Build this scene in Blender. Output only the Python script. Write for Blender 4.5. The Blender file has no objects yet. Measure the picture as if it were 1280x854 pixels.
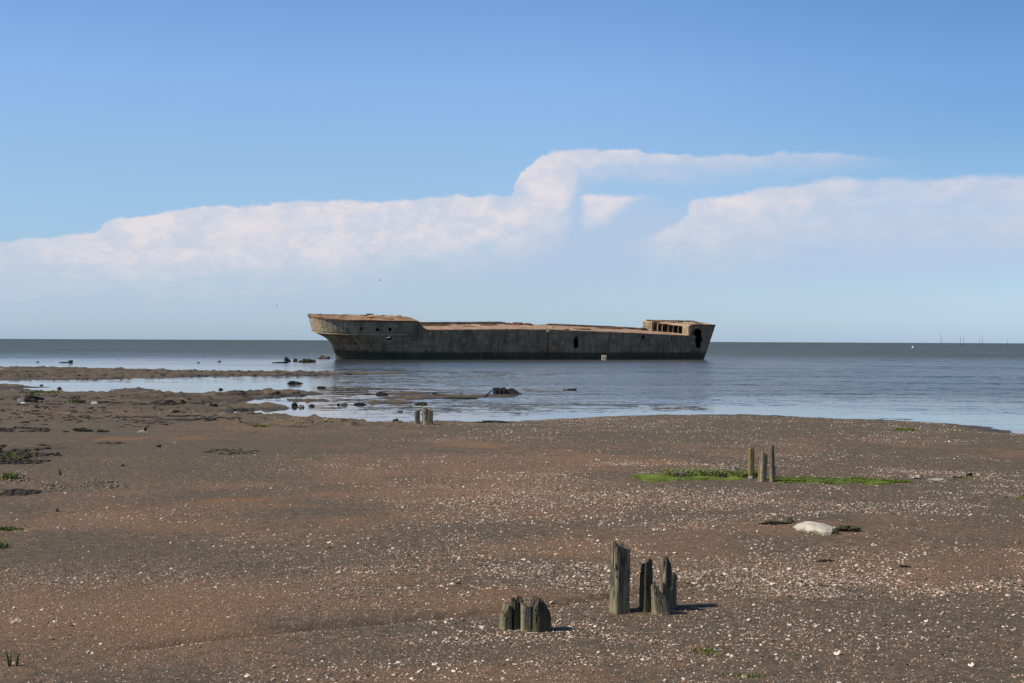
import bpy, math, random
import numpy as np
from mathutils import Vector, Matrix
R = math.radians
SC = bpy.context.scene
COL = SC.collection

# ------------------------------------------------------------------ camera
F = 1778.0                      # focal length in pixels of a 1280 px wide picture
CAMZ = 2.8
cd = bpy.data.cameras.new("camera")
cam = bpy.data.objects.new("camera", cd); COL.objects.link(cam)
cd.sensor_width = 36; cd.lens = 36 * F / 1280
cd.clip_start = 0.1; cd.clip_end = 30000
MC = Matrix.Rotation(R(90) - 0.9 / F, 4, 'X') @ Matrix.Rotation(R(0.25), 4, 'Z')
cam.matrix_world = Matrix.Translation((0, 0, CAMZ)) @ MC
SC.camera = cam
M3 = np.array(MC.to_3x3())

# ------------------------------------------------------------------ light
SUN_EL = R(42)
SUN = Vector((-1.0, -0.30, 0)).normalized() * math.cos(SUN_EL) + Vector((0, 0, math.sin(SUN_EL)))
sl = bpy.data.lights.new("sun", 'SUN'); sl.energy = 4.8; sl.angle = R(0.55); sl.color = (1.0, 0.89, 0.74)
so = bpy.data.objects.new("sun", sl); COL.objects.link(so)
so.rotation_euler = SUN.to_track_quat('Z', 'Y').to_euler(); so.location = (-30, -10, 40)
SC.view_settings.view_transform = 'Standard'
SC.view_settings.look = 'None'
SC.view_settings.exposure = 0.0
SC.view_settings.gamma = 1.0
SC.view_settings.use_curve_mapping = False
SC.cycles.use_denoising = True
SC.cycles.max_bounces = 5

# ------------------------------------------------------------------ node helpers
class NT:
    def __init__(s, tree): s.t = tree; s.n = tree.nodes; s.l = tree.links
    def new(s, kind, **kw):
        n = s.n.new(kind)
        for k, v in kw.items(): setattr(n, k, v)
        return n
    def put(s, sock, v):
        if isinstance(v, bpy.types.NodeSocket): s.l.new(v, sock)
        elif isinstance(v, (tuple, list)) and sock.type == 'RGBA' and len(v) == 3: sock.default_value = (*v, 1)
        else: sock.default_value = v
    def m(s, op, a, b=0.0, c=None, clamp=False):
        n = s.new('ShaderNodeMath', operation=op, use_clamp=clamp)
        s.put(n.inputs[0], a); s.put(n.inputs[1], b)
        if c is not None: s.put(n.inputs[2], c)
        return n.outputs[0]
    def ss(s, v, a, b, lo=0.0, hi=1.0):
        n = s.new('ShaderNodeMapRange', interpolation_type='SMOOTHSTEP')
        s.put(n.inputs['Value'], v); s.put(n.inputs['From Min'], a); s.put(n.inputs['From Max'], b)
        s.put(n.inputs['To Min'], lo); s.put(n.inputs['To Max'], hi)
        return n.outputs[0]
    def mix(s, f, a, b, mode='MIX'):
        n = s.new('ShaderNodeMix', data_type='RGBA', blend_type=mode)
        s.put(n.inputs[0], f); s.put(n.inputs[6], a); s.put(n.inputs[7], b)
        return n.outputs[2]
    def noise(s, vec, scale, detail=4, rough=0.5, dist=0.0, out=0):
        n = s.new('ShaderNodeTexNoise')
        if vec is not None: s.l.new(vec, n.inputs['Vector'])
        n.inputs['Scale'].default_value = scale; n.inputs['Detail'].default_value = detail
        n.inputs['Roughness'].default_value = rough; n.inputs['Distortion'].default_value = dist
        return n.outputs[out]
    def comb(s, x, y, z):
        n = s.new('ShaderNodeCombineXYZ')
        for i, v in enumerate((x, y, z)): s.put(n.inputs[i], v)
        return n.outputs[0]
    def sep(s, v):
        n = s.new('ShaderNodeSeparateXYZ'); s.l.new(v, n.inputs[0]); return n.outputs
    def scale(s, v, xyz):
        n = s.new('ShaderNodeMapping'); s.l.new(v, n.inputs[0]); n.inputs['Scale'].default_value = xyz; return n.outputs[0]
    def attr(s, name, out=2):
        n = s.new('ShaderNodeAttribute', attribute_name=name); return n.outputs[out]
    def curve(s, v, pts):
        n = s.new('ShaderNodeFloatCurve'); c = n.mapping.curves[0]
        while len(c.points) > 2: c.points.remove(c.points[1])
        pts = sorted(pts)
        c.points[0].location = pts[0]; c.points[1].location = pts[-1]
        for p in pts[1:-1]: c.points.new(*p)
        for p in c.points: p.handle_type = 'AUTO'
        n.mapping.update(); s.put(n.inputs['Value'], v); return n.outputs[0]

# ------------------------------------------------------------------ sky with a far bank of cloud
W = bpy.data.worlds.new("World"); SC.world = W; W.use_nodes = True
w = NT(W.node_tree); w.n.clear()
sky = w.new('ShaderNodeTexSky', sky_type='NISHITA', sun_disc=False)
sky.sun_elevation = SUN_EL; sky.sun_rotation = math.atan2(SUN.x, SUN.y)
sky.altitude = 0; sky.air_density = 1.0; sky.dust_density = 0.3; sky.ozone_density = 3.0
tc = w.new('ShaderNodeTexCoord')
X, Y, Z = w.sep(tc.outputs['Generated'])[0:3]
az = w.m('ARCTAN2', X, Y); el = w.m('ARCSINE', Z)
wv = w.comb(w.m('MULTIPLY', az, 1.0), w.m('MULTIPLY', el, 1.6), 0.0)
warp = w.sep(w.noise(wv, 13, 6, 0.6, out=1))
warp2 = w.sep(w.noise(wv, 45, 5, 0.62, out=1))
wisp = w.noise(w.scale(wv, (1.0, 3.2, 1)), 16, 6, 0.6, 0.4)
azw = w.m('ADD', w.m('ADD', az, w.m('MULTIPLY', w.m('SUBTRACT', warp[0], 0.5), 0.030)), w.m('MULTIPLY', w.m('SUBTRACT', warp2[0], 0.5), 0.014))
elw = w.m('ADD', w.m('ADD', el, w.m('MULTIPLY', w.m('SUBTRACT', warp[1], 0.5), 0.014)), w.m('MULTIPLY', w.m('SUBTRACT', warp2[1], 0.5), 0.010))
U = w.m('MULTIPLY_ADD', azw, 1 / 0.8, 0.5)
def ae(px, py):                     # azimuth and elevation -> curve coordinates
    a = math.atan((px - 640) / F); e = math.atan((423.2 + 0.0043 * px - py) / F * math.cos(a))
    return (a / 0.8 + 0.5, e / 0.2)
def edge(pts): return w.m('MULTIPLY', w.curve(U, [ae(*p) for p in pts]), 0.2)
def layer(top, bot, soft_t, soft_b, left=None, right=None):
    t = w.ss(w.m('SUBTRACT', edge(top), elw), -soft_t * 0.3, soft_t)
    b = w.ss(w.m('SUBTRACT', elw, edge(bot)), -soft_b * 0.7, soft_b)
    v = w.m('MULTIPLY', t, b)
    if left: v = w.m('MULTIPLY', v, w.ss(azw, (left[0] - 640) / F, (left[1] - 640) / F))
    if right: v = w.m('MULTIPLY', v, w.ss(azw, (right[1] - 640) / F, (right[0] - 640) / F))
    return v
top1 = [(-120, 320), (0, 300), (60, 294), (110, 290), (130, 274), (200, 264), (300, 255), (400, 249), (500, 247), (600, 245), (632, 242),
        (648, 222), (665, 202), (690, 188), (720, 182), (760, 184), (800, 183), (850, 191), (900, 192), (1000, 190), (1060, 191), (1110, 198), (1180, 206), (1400, 210)]
bot1 = [(-120, 368), (0, 366), (100, 362), (200, 362), (300, 360), (400, 356), (450, 350), (540, 336), (600, 328), (660, 316), (692, 298), (712, 268), (726, 236), (760, 226), (800, 221), (850, 226), (900, 222), (960, 218), (1040, 213), (1100, 203), (1180, 204), (1400, 205)]
L1 = layer(top1, bot1, 0.0025, 0.026, right=(1075, 1150))
L2 = layer([(560, 300), (700, 242), (720, 240), (760, 239), (800, 240), (830, 246), (900, 260)],
           [(560, 300), (700, 262), (720, 272), (740, 280), (760, 274), (790, 256), (830, 246), (900, 250)], 0.004, 0.008, left=(712, 732), right=(806, 832))
top3 = [(740, 305), (780, 300), (830, 283), (858, 262), (872, 246), (900, 240), (950, 232), (1000, 227), (1060, 222), (1100, 224), (1180, 218), (1230, 213), (1280, 212), (1450, 200)]
bot3 = [(740, 318), (780, 318), (830, 320), (880, 320), (920, 320), (960, 312), (1010, 300), (1080, 296), (1150, 296), (1200, 296), (1280, 296), (1450, 290)]
L3 = layer(top3, bot3, 0.005, 0.042, left=(760, 830))
# thin veil under the bank
L4 = w.m('MULTIPLY', layer([(-120, 330), (0, 320), (300, 320), (600, 290), (660, 240), (760, 232), (860, 236), (960, 240), (1100, 232), (1280, 232), (1450, 225)],
           [(-120, 400), (300, 385), (640, 370), (900, 360), (1280, 350), (1450, 350)], 0.03, 0.04), 0.78)
body = w.noise(w.scale(wv, (1, 1.3, 1)), 26, 7, 0.62, 0.6)
dens = w.ss(w.m('ADD', body, w.m('MULTIPLY', w.m('SUBTRACT', wisp, 0.5), 0.7)), 0.30, 0.54, 0.76, 1.0)
L1w = w.m('MULTIPLY', L1, w.m('SUBTRACT', 1.0, w.m('MULTIPLY', w.ss(az, 0.07, 0.25), 0.20)))
L1w = w.m('MULTIPLY', L1w, w.ss(az, -0.37, -0.26, 0.75, 1.0))
L3w = w.m('MULTIPLY', L3, w.ss(az, 0.18, 0.27, 1.0, 0.82))
cl = w.m('MAXIMUM', w.m('MAXIMUM', L1w, L2), L3w)
alpha = w.m('MAXIMUM', w.m('MULTIPLY', w.m('MULTIPLY', cl, dens), 0.92), L4)
lit = w.ss(w.noise(wv, 34, 7, 0.64, .15), 0.38, 0.62)
ccol = w.mix(lit, (0.63, 0.65, 0.75), (0.79, 0.735, 0.76))
ccol = w.mix(w.m('MULTIPLY', cl, 1.0, clamp=True), (0.47, 0.57, 0.745), ccol)
skyc = w.new('ShaderNodeVectorMath', operation='MULTIPLY'); w.l.new(sky.outputs[0], skyc.inputs[0])
SKYK = 0.10
cr = w.new('ShaderNodeValToRGB'); w.l.new(w.m('DIVIDE', el, 0.6), cr.inputs[0]); e_ = cr.color_ramp.elements
# clear sea air: less dust yellow at the horizon than the model gives (values are half the tint)
RAMP = [(0.0, (.72, .99, 1.66)), (1.5, (.80, 1.0, 1.45)), (3, (.85, 1.0, 1.32)), (7.2, (1.04, 1.17, 1.36)), (10.4, (1.10, 1.26, 1.50)), (13.5, (.96, 1.20, 1.44)), (19, (.78, .98, 1.18)), (34, (.58, .68, .78))]  # unseen higher sky is darkened on purpose to cut the ambient fill
while len(e_) < len(RAMP): e_.new(.5)
for q_, (d_, c_) in zip(e_, RAMP): q_.position = R(d_) / 0.6
for q_, (d_, c_) in zip(sorted(e_, key=lambda q: q.position), RAMP): q_.color = (*[k * SKYK for k in c_], 1)
w.l.new(cr.outputs[0], skyc.inputs[1])
deepr = w.mix(w.m('MULTIPLY', w.ss(az, -0.02, .42), w.ss(el, .02, .17)), skyc.outputs[0], (.62, .74, .80), 'MULTIPLY')
fin = w.mix(alpha, deepr, ccol)
bg = w.new('ShaderNodeBackground'); w.l.new(fin, bg.inputs[0]); bg.inputs[1].default_value = 1.0
w.l.new(bg.outputs[0], w.new('ShaderNodeOutputWorld').inputs[0])
W.cycles.sampling_method = 'MANUAL'; W.cycles.sample_map_resolution = 512

# ------------------------------------------------------------------ numeric helpers
rng = np.random.default_rng(7)
PERM = rng.permutation(4096)
VAL = rng.random(4096)
def vnoise(x, y, seed=0):
    x = np.asarray(x, float); y = np.asarray(y, float)
    xi = np.floor(x).astype(np.int64); yi = np.floor(y).astype(np.int64)
    fx = x - xi; fy = y - yi
    fx = fx * fx * (3 - 2 * fx); fy = fy * fy * (3 - 2 * fy)
    def h(a, b): return VAL[PERM[(PERM[(a + seed * 131) & 4095] + b) & 4095]]
    return (h(xi, yi) * (1 - fx) + h(xi + 1, yi) * fx) * (1 - fy) + (h(xi, yi + 1) * (1 - fx) + h(xi + 1, yi + 1) * fx) * fy
def fbm(x, y, sc, octs=4, seed=0, gain=0.5):
    v = 0; a = 1; t = 0
    for i in range(octs):
        v = v + a * (vnoise(x * sc + 17.3 * i, y * sc - 9.1 * i, seed + i) - 0.5); t += a; a *= gain; sc *= 2.03
    return v / t * 2
def ray(px, py):
    v = M3 @ np.array([(px - 640) / F, -(py - 427) / F, -1.0]); return v
def flat(px, py, z=0.0):
    v = ray(px, py); t = (z - CAMZ) / v[2]; return (v[0] * t, v[1] * t)
def sdist(x, y, poly):              # signed distance, positive inside
    P = np.array(poly); Q = np.roll(P, -1, 0); best = np.full(x.shape, 1e18); ins = np.zeros(x.shape, bool)
    for (ax, ay), (bx, by) in zip(P, Q):
        ex, ey = bx - ax, by - ay; l2 = ex * ex + ey * ey + 1e-9
        t = np.clip(((x - ax) * ex + (y - ay) * ey) / l2, 0, 1)
        best = np.minimum(best, (x - ax - t * ex) ** 2 + (y - ay - t * ey) ** 2)
        c = (ay > y) != (by > y)
        if ey != 0: ins ^= c & (x < ex * (y - ay) / ey + ax)
    d = np.sqrt(best); return np.where(ins, d, -d)
def sstep(v, a, b):
    t = np.clip((v - a) / (b - a), 0, 1); return t * t * (3 - 2 * t)

# ------------------------------------------------------------------ the shore: outlines read off at the waterline, in metres
shore = [(1280, 541.5), (1240, 536), (1200, 531), (1150, 527), (1100, 524.5), (1050, 524), (1000, 521.5), (960, 519), (900, 518.5), (850, 518.5), (800, 519.5),
         (750, 521.5), (700, 524.5), (640, 526.5), (600, 528), (560, 527.5), (500, 527.5), (460, 527), (420, 525.5), (380, 522.5), (340, 518.5), (300, 516.5), (284, 514.5),
         (300, 513.6), (340, 513), (362, 510.5), (350, 507), (320, 505.6), (296, 505.4), (284, 504.6), (300, 503), (330, 499.5), (362, 495.5), (392, 494.5), (413, 492.6), (395, 489.5),
         (350, 488), (310, 488.6), (280, 491), (250, 491.6), (200, 491), (150, 491.2), (112, 491.2), (82, 489.6), (40, 488.4), (10, 487.6), (0, 486.6), (22, 485.3), (62, 484.2), (20, 482), (-40, 477), (-120, 474)]
S = [flat(*p) for p in shore]
MAIN = [(7000, -1500), (220, -22), (60, 26)] + S + [(-60, 95), (-300, 130), (-7000, 400), (-7000, -7000), (7000, -7000)]
BARS = [[(-700, 454), (-200, 457.5), (0, 459), (75, 459.5), (140, 461), (212, 463), (280, 464), (350, 464.6), (450, 466), (530, 467), (440, 469), (380, 470), (300, 470), (262, 470.6), (207, 472.4), (155, 472.4), (125, 474.2), (30, 474.8), (0, 475.5), (-200, 480), (-700, 480)],
        [(474, 499), (486, 495.6), (530, 494.6), (560, 495.2), (600, 494.6), (612, 496.6), (560, 498.6), (520, 499.6)],
        [(470, 492.6), (500, 491), (536, 491.4), (536, 493.2), (500, 493.6)],
        [(458, 503.6), (515, 502.2), (517, 504.6), (460, 505.6)],
        [(362, 499.4), (411, 499), (408, 501.6), (364, 502)],
        [(143, 487.5), (170, 485.6), (192, 487), (190, 489.2), (150, 489.4)],
        [(1090, 522.6), (1152, 523.6), (1150, 525.2), (1098, 524.2)],
        [(590, 495.8), (630, 493.4), (652, 494.6), (630, 497.2)]]
BARS = [[flat(*p) for p in b] for b in BARS]
def H(x, y, detail=True):
    x = np.asarray(x, float); y = np.asarray(y, float)
    sm = sdist(x, y, MAIN); rag = 0.55 * fbm(x, y, 0.5, 4, 3) + 0.25 * fbm(x, y, 2.1, 2, 5)
    far = sstep(np.hypot(x, y), 300, 900)
    rag = rag * sstep(np.hypot(x, y), 8, 45)
    s = sm + rag
    main = np.where(s > 0, 0.05 * (1 - np.exp(-s / 0.8)) + 0.20 * (1 - np.exp(-np.maximum(s, 0) / 9.0)), -0.45 * (1 - np.exp(np.minimum(s, 0) / 5)))
    main = main + np.where(s > 0, np.minimum(s, 400) * 0.0012, 0) + far * 0
    z = main
    sb = np.full(x.shape, -1e9)
    near = (np.hypot(x, y) < 700)
    for b in BARS:
        q = np.full(x.shape, -1e9)
        if near.any(): q[near] = sdist(x[near], y[near], b)
        sb = np.maximum(sb, q)
    sb = sb + rag * 0.9
    bar = np.where(sb > 0, 0.075 * (1 - np.exp(-sb / 0.6)), -0.4 * (1 - np.exp(np.minimum(sb, 0) / 4)))
    z = np.maximum(z, bar)
    if detail:
        on = sstep(z, -0.02, 0.06); nr = 1 - far
        z = z + on * nr * (0.030 * fbm(x, y, 0.16, 3, 11) + 0.016 * fbm(x, y, 0.9, 3, 21))
        lump = np.maximum(fbm(x, y, 1.6, 3, 31) - 0.20, 0)
        z = z + nr * sstep(z, 0.0, 0.04) * (1 - sstep(z, 0.11, 0.2)) * lump * (0.28 - .22 * sstep(x / np.maximum(y, 1), -.12, .0))
        # low swells and a dip that the picture shows
        for (px, py, rx, ry, a) in SWELL:
            cx, cy = px, py
            z = z + a * np.exp(-(((x - cx) / rx) ** 2 + ((y - cy) / ry) ** 2))
        # a cart-like furrow running toward the stumps
        t = (x + 3.4) / 5.2; cy = FUR[0] + (FUR[1] - FUR[0]) * t
        z = z - 0.040 * np.exp(-((y - cy - 0.12 * np.sin(t * 7)) / 0.14) ** 2) * sstep(t, 0, .1) * (1 - sstep(t, .95, 1.15))
    return z
g = lambda px, py, z=0.22: flat(px, py, z)
SWELL = []
for (px, py, rx, ry, a) in [(1080, 577, 3.2, 1.6, 0.05), (1250, 560, 3.0, 1.5, 0.045), (870, 526, 8, 2.2, 0.03), (1020, 662, .55, .55, 0.03), (965, 655, .5, .35, 0.04),
                            (1058, 662, .35, .3, 0.04), (880, 600, 1.6, .35, 0.05), (800, 770, .5, .35, 0.03), (650, 640, 4, 1.2, .03), (300, 720, 4, .9, -.03), (450, 800, 2, .5, -.02)]:
    SWELL.append((*g(px, py), rx, ry, a))
f0 = g(330, 828); f1 = g(760, 740); FUR = (f0[1], f1[1])
def at(px, py):                      # where the sight line meets the ground (or the water)
    z = 0.2
    for _ in range(12):
        x, y = flat(px, py, z); z2 = max(float(H(np.array([x]), np.array([y]))[0]), 0.0); z = 0.5 * z + 0.5 * z2
    x, y = flat(px, py, z); return Vector((x, y, z))
def mpp(p): return math.hypot(p[0], p[1]) / F      # metres per picture pixel there

# ------------------------------------------------------------------ mesh helpers
def mesh_np(name, V, Fq, mat=None, smooth=True, attrs=None):
    me = bpy.data.meshes.new(name)
    V = np.asarray(V, np.float32); Fq = np.asarray(Fq, np.int32); k = Fq.shape[1]
    me.vertices.add(len(V)); me.vertices.foreach_set('co', V.ravel())
    me.loops.add(Fq.size); me.loops.foreach_set('vertex_index', Fq.ravel())
    me.polygons.add(len(Fq)); me.polygons.foreach_set('loop_start', np.arange(0, Fq.size, k, dtype=np.int32))
    me.polygons.foreach_set('use_smooth', np.full(len(Fq), smooth))
    for an, data in (attrs or {}).items():
        data = np.asarray(data, np.float32)
        if data.ndim == 1:
            a = me.attributes.new(an, 'FLOAT', 'POINT'); a.data.foreach_set('value', data)
        else:
            a = me.attributes.new(an, 'FLOAT_COLOR', 'POINT'); a.data.foreach_set('color', np.c_[data, np.ones(len(data))].astype(np.float32).ravel())
    me.update(calc_edges=True); me.validate()
    if mat: me.materials.append(mat)
    return me
def link(name, me, parent=None, loc=None, rot=None):
    o = bpy.data.objects.new(name, me); COL.objects.link(o)
    if parent: o.parent = parent
    if loc is not None: o.location = loc
    if rot is not None: o.rotation_euler = rot
    return o
def tag(o, label=None, cat=None, group=None, kind=None):
    if label: o['label'] = label
    if cat: o['category'] = cat
    if group: o['group'] = group
    if kind: o['kind'] = kind
    return o
class MB:
    def __init__(s): s.v = []; s.f = []
    def add(s, v, f):
        n = len(s.v); s.v += [tuple(p) for p in v]; s.f += [tuple(i + n for i in q) for q in f]; return s
    def box(s, c, size, rot=None):
        hx, hy, hz = (k / 2 for k in size)
        v = [Vector((x, y, z)) for x in (-hx, hx) for y in (-hy, hy) for z in (-hz, hz)]
        if rot is not None: v = [rot @ p for p in v]
        v = [p + Vector(c) for p in v]
        return s.add(v, [(0, 1, 3, 2), (4, 6, 7, 5), (0, 4, 5, 1), (2, 3, 7, 6), (0, 2, 6, 4), (1, 5, 7, 3)])
    def tube(s, pts, rad, n=8):
        pts = [Vector(p) for p in pts]; rad = rad if isinstance(rad, (list, tuple)) else [rad] * len(pts); v = []
        for i, p in enumerate(pts):
            d = (pts[min(i + 1, len(pts) - 1)] - pts[max(i - 1, 0)]).normalized()
            a = d.orthogonal().normalized(); b = d.cross(a)
            for k in range(n):
                t = 2 * math.pi * k / n; v.append(p + (a * math.cos(t) + b * math.sin(t)) * rad[i])
        f = [(i * n + k, i * n + (k + 1) % n, (i + 1) * n + (k + 1) % n, (i + 1) * n + k) for i in range(len(pts) - 1) for k in range(n)]
        f += [tuple(range(n - 1, -1, -1)), tuple((len(pts) - 1) * n + k for k in range(n))]
        return s.add(v, f)
    def build(s, name, mat, parent=None, smooth=False, loc=None, rot=None, bevel=0):
        me = bpy.data.meshes.new(name); me.from_pydata(s.v, [], s.f); me.validate(); me.materials.append(mat)
        if smooth: me.polygons.foreach_set('use_smooth', [True] * len(me.polygons))
        o = link(name, me, parent, loc, rot)
        if bevel: b = o.modifiers.new('bevel', 'BEVEL'); b.width = bevel; b.segments = 2
        return o

# ------------------------------------------------------------------ materials
def mat(name):
    m = bpy.data.materials.new(name); m.use_nodes = True; t = NT(m.node_tree)
    bs = t.n['Principled BSDF']; bs.inputs['Roughness'].default_value = 0.9; bs.inputs['Specular IOR Level'].default_value = 0.25
    return m, t, bs
def bump(t, bs, h, strength=0.5, dist=0.02, normal=None):
    b = t.new('ShaderNodeBump'); t.put(b.inputs['Strength'], strength); b.inputs['Distance'].default_value = dist
    t.l.new(h, b.inputs['Height'])
    if normal is not None: t.l.new(normal, b.inputs['Normal'])
    t.l.new(b.outputs[0], bs.inputs['Normal']); return b.outputs[0]

# beach ground
M_ground, t, bs = mat('mud and shell sand')
geo = t.new('ShaderNodeNewGeometry'); pos = geo.outputs['Position']
tone = t.attr('tone'); hz = t.sep(pos)[2]
n1 = t.noise(pos, 0.45, 5, 0.6); n2 = t.noise(pos, 7.0, 6, 0.7); n3 = t.noise(pos, 60, 4, 0.75); n4 = t.noise(pos, 210, 3, 0.7)
red = t.ss(t.m('ADD', tone, t.m('ADD', t.m('MULTIPLY', t.m('SUBTRACT', n2, .5), 1.3), t.m('MULTIPLY', t.m('SUBTRACT', n1, .5), 1.1))), 0.22, 0.80)
mud = t.mix(t.ss(n2, .3, .7), (0.094, 0.075, 0.052), (0.165, 0.131, 0.090))
grit = t.mix(t.ss(n3, .3, .68), (0.160, 0.096, 0.054), (0.290, 0.180, 0.108))
c = t.mix(red, mud, grit)
orange = t.ss(t.attr('orange'), .15, .8)
c = t.mix(t.m('MULTIPLY', orange, .75), c, t.mix(n3, (0.20, 0.10, 0.045), (0.30, 0.165, 0.085)))
gr = t.noise(pos, 95, 2, 0.6)
c = t.mix(t.m('MULTIPLY', t.ss(gr, .60, .70), t.m('MULTIPLY_ADD', red, .5, .28)), c, (0.40, 0.27, 0.20))
c = t.mix(t.m('MULTIPLY', t.ss(t.noise(pos, 70, 3, 0.7), .62, .74), .45), c, (0.05, 0.04, 0.032))
wet = t.ss(hz, 0.085, 0.012)
c = t.mix(t.m('MULTIPLY', wet, .55), c, (0.035, 0.029, 0.022))
c = t.mix(t.m('MULTIPLY', t.attr('dark'), .7), c, (0.040, 0.035, 0.028))
t.l.new(c, bs.inputs['Base Color'])
t.put(bs.inputs['Roughness'], t.ss(hz, 0.004, 0.05, 0.45, 0.95))
hh = t.m('ADD', t.m('MULTIPLY', n2, .8), t.m('ADD', t.m('MULTIPLY', n3, .28), t.m('MULTIPLY', n4, .10)))
bump(t, bs, hh, 0.9, 0.07)

# water
M_water, t, bs = mat('silty water')
geo = t.new('ShaderNodeNewGeometry'); pos = geo.outputs['Position']
py_ = t.sep(pos)[1]
wav = t.attr('wave'); deep = t.attr('deep')
big = t.noise(t.scale(pos, (.012, .045, 1)), 1.0, 4, .6)
c = t.mix(t.ss(big, .3, .7), (0.042, 0.052, 0.052), (0.088, 0.078, 0.062))
c = t.mix(deep, c, t.mix(t.ss(big, .35, .65), (0.052, 0.064, 0.050), (0.066, 0.078, 0.059)))
t.l.new(c, bs.inputs['Base Color'])
bs.inputs['IOR'].default_value = 1.33; t.put(bs.inputs['Specular IOR Level'], t.m('SUBTRACT', t.m('MULTIPLY_ADD', wav, -.17, .5), t.m('MULTIPLY', deep, .21)))
t.put(bs.inputs['Roughness'], t.m('MULTIPLY_ADD', wav, 0.22, 0.03))
def slope(vec, sc, det, amp, dist=.3):
    n = t.new('ShaderNodeVectorMath', operation='SUBTRACT'); t.l.new(t.noise(vec, sc, det, .62, dist, out=1), n.inputs[0]); n.inputs[1].default_value = (.5, .5, .5)
    q = t.new('ShaderNodeVectorMath', operation='MULTIPLY'); t.l.new(n.outputs[0], q.inputs[0]); q.inputs[1].default_value = (amp * .55, amp, 0)
    return q.outputs[0]
def vadd(a, b):
    n = t.new('ShaderNodeVectorMath', operation='ADD'); t.l.new(a, n.inputs[0]); t.l.new(b, n.inputs[1]); return n.outputs[0]
sl_ = vadd(vadd(slope(t.scale(pos, (.75, 1.6, 1)), 1.0, 4, 1.1), slope(pos, 4.0, 3, .85)), slope(t.scale(pos, (.09, .34, 1)), 1.0, 5, .75))
patch = t.ss(t.noise(t.scale(pos, (.022, .10, 1)), 1.0, 6, .72, .5), .36, .60, .35, 1.1)
k_ = t.m('MULTIPLY', t.m('ADD', t.m('MULTIPLY_ADD', wav, 1.3, .05), t.m('MULTIPLY', deep, .9)), patch)
q = t.new('ShaderNodeVectorMath', operation='SCALE'); t.l.new(sl_, q.inputs[0]); t.l.new(k_, q.inputs['Scale'])
nn_ = vadd(q.outputs[0], t.comb(0.0, 0.0, 1.0))
nv = t.new('ShaderNodeVectorMath', operation='NORMALIZE'); t.l.new(nn_, nv.inputs[0]); t.l.new(nv.outputs[0], bs.inputs['Normal'])
# chop hides part of its own mirror face, more so far out, and shows the silty body instead
df = t.new('ShaderNodeBsdfDiffuse'); t.l.new(bs.inputs['Base Color'].links[0].from_socket, df.inputs[0])
ms = t.new('ShaderNodeMixShader'); t.put(ms.inputs[0], t.m('ADD', t.m('MULTIPLY', wav, .22), t.m('MULTIPLY', deep, .26)))
t.l.new(bs.outputs[0], ms.inputs[1]); t.l.new(df.outputs[0], ms.inputs[2]); t.l.new(ms.outputs[0], t.n['Material Output'].inputs[0])

# weathered timber, one material with per-object tint
def wood(name, base, dark, green, hgt=1.0):
    m, t, bs = mat(name)
    tc = t.new('ShaderNodeTexCoord'); p = tc.outputs['Object']
    g1 = t.noise(t.scale(p, (1, 1, .09)), 55, 5, .65, .6); g2 = t.noise(t.scale(p, (1, 1, .05)), 150, 3, .6)
    bl = t.noise(p, 9, 5, .65)
    c = t.mix(t.ss(g1, .30, .66), dark, base)
    c = t.mix(t.m('MULTIPLY', t.ss(g2, .45, .65), .35), c, dark)
    zz = t.sep(p)[2]
    c = t.mix(t.m('MULTIPLY', t.ss(t.m('ADD', zz, t.m('MULTIPLY', bl, .25)), .42 * hgt, .05), .7), c, green)
    c = t.mix(t.m('MULTIPLY', t.ss(bl, .55, .75), .3), c, (.30, .28, .21))
    t.l.new(c, bs.inputs['Base Color'])
    bump(t, bs, t.m('ADD', g1, t.m('MULTIPLY', g2, .5)), .9, .012)
    return m
M_wood = wood('grey weathered timber', (.30, .26, .185), (.024, .020, .015), (.235, .21, .115))
M_wood2 = wood('dark weathered timber', (.10, .086, .062), (.030, .026, .020), (.085, .085, .040))
M_wood3 = wood('yellowed timber', (.36, .28, .135), (.16, .11, .05), (.22, .20, .08))
M_wood4 = wood('pale silvery timber', (.34, .30, .21), (.14, .115, .08), (.24, .22, .10), .6)
M_wood5 = wood('sunbleached yellow grey timber', (.50, .42, .26), (.20, .15, .085), (.30, .26, .15), .4)
M_wreck, t, bs = mat('tarred wet wood')
p = t.new('ShaderNodeTexCoord').outputs['Object']
t.l.new(t.mix(t.noise(p, 6, 4), (.018, .018, .018), (.06, .055, .045)), bs.inputs['Base Color']); bump(t, bs, t.noise(p, 14, 4), .6, .05)
bs.inputs['Roughness'].default_value = .6

def stone(name, a, b, sc=9, bm=.7):
    m, t, bs = mat(name); p = t.new('ShaderNodeTexCoord').outputs['Object']
    n = t.noise(p, sc, 6, .68); t.l.new(t.mix(t.ss(n, .32, .68), a, b), bs.inputs['Base Color'])
    bump(t, bs, t.noise(p, sc * 1.7, 6, .7), bm, .03); return m
M_clod = stone('dark mud clod', (.018, .015, .012), (.060, .050, .038))
M_mudw = stone('weedy mud clod', (.03, .032, .018), (.10, .10, .055))
M_pale = stone('pale stone', (.26, .23, .19), (.50, .45, .38))
M_grey = stone('grey stone', (.10, .088, .068), (.25, .21, .165))
M_sand = stone('white sand', (.46, .42, .34), (.58, .54, .45), 5, .25)
t_ = NT(M_sand.node_tree); b_ = t_.n['Principled BSDF']; p_ = t_.new('ShaderNodeTexCoord').outputs['Object']; c0_ = b_.inputs['Base Color'].links[0].from_socket
zz_ = t_.m('ADD', t_.sep(p_)[2], t_.m('MULTIPLY', t_.m('SUBTRACT', t_.noise(p_, 7, 5, .7), .5), .09))
t_.l.new(t_.mix(t_.ss(zz_, .022, .002, 0, .8), c0_, (.13, .105, .075)), b_.inputs['Base Color'])
M_white, t, bs = mat('white paint'); bs.inputs['Base Color'].default_value = (.7, .7, .68, 1)

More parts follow.
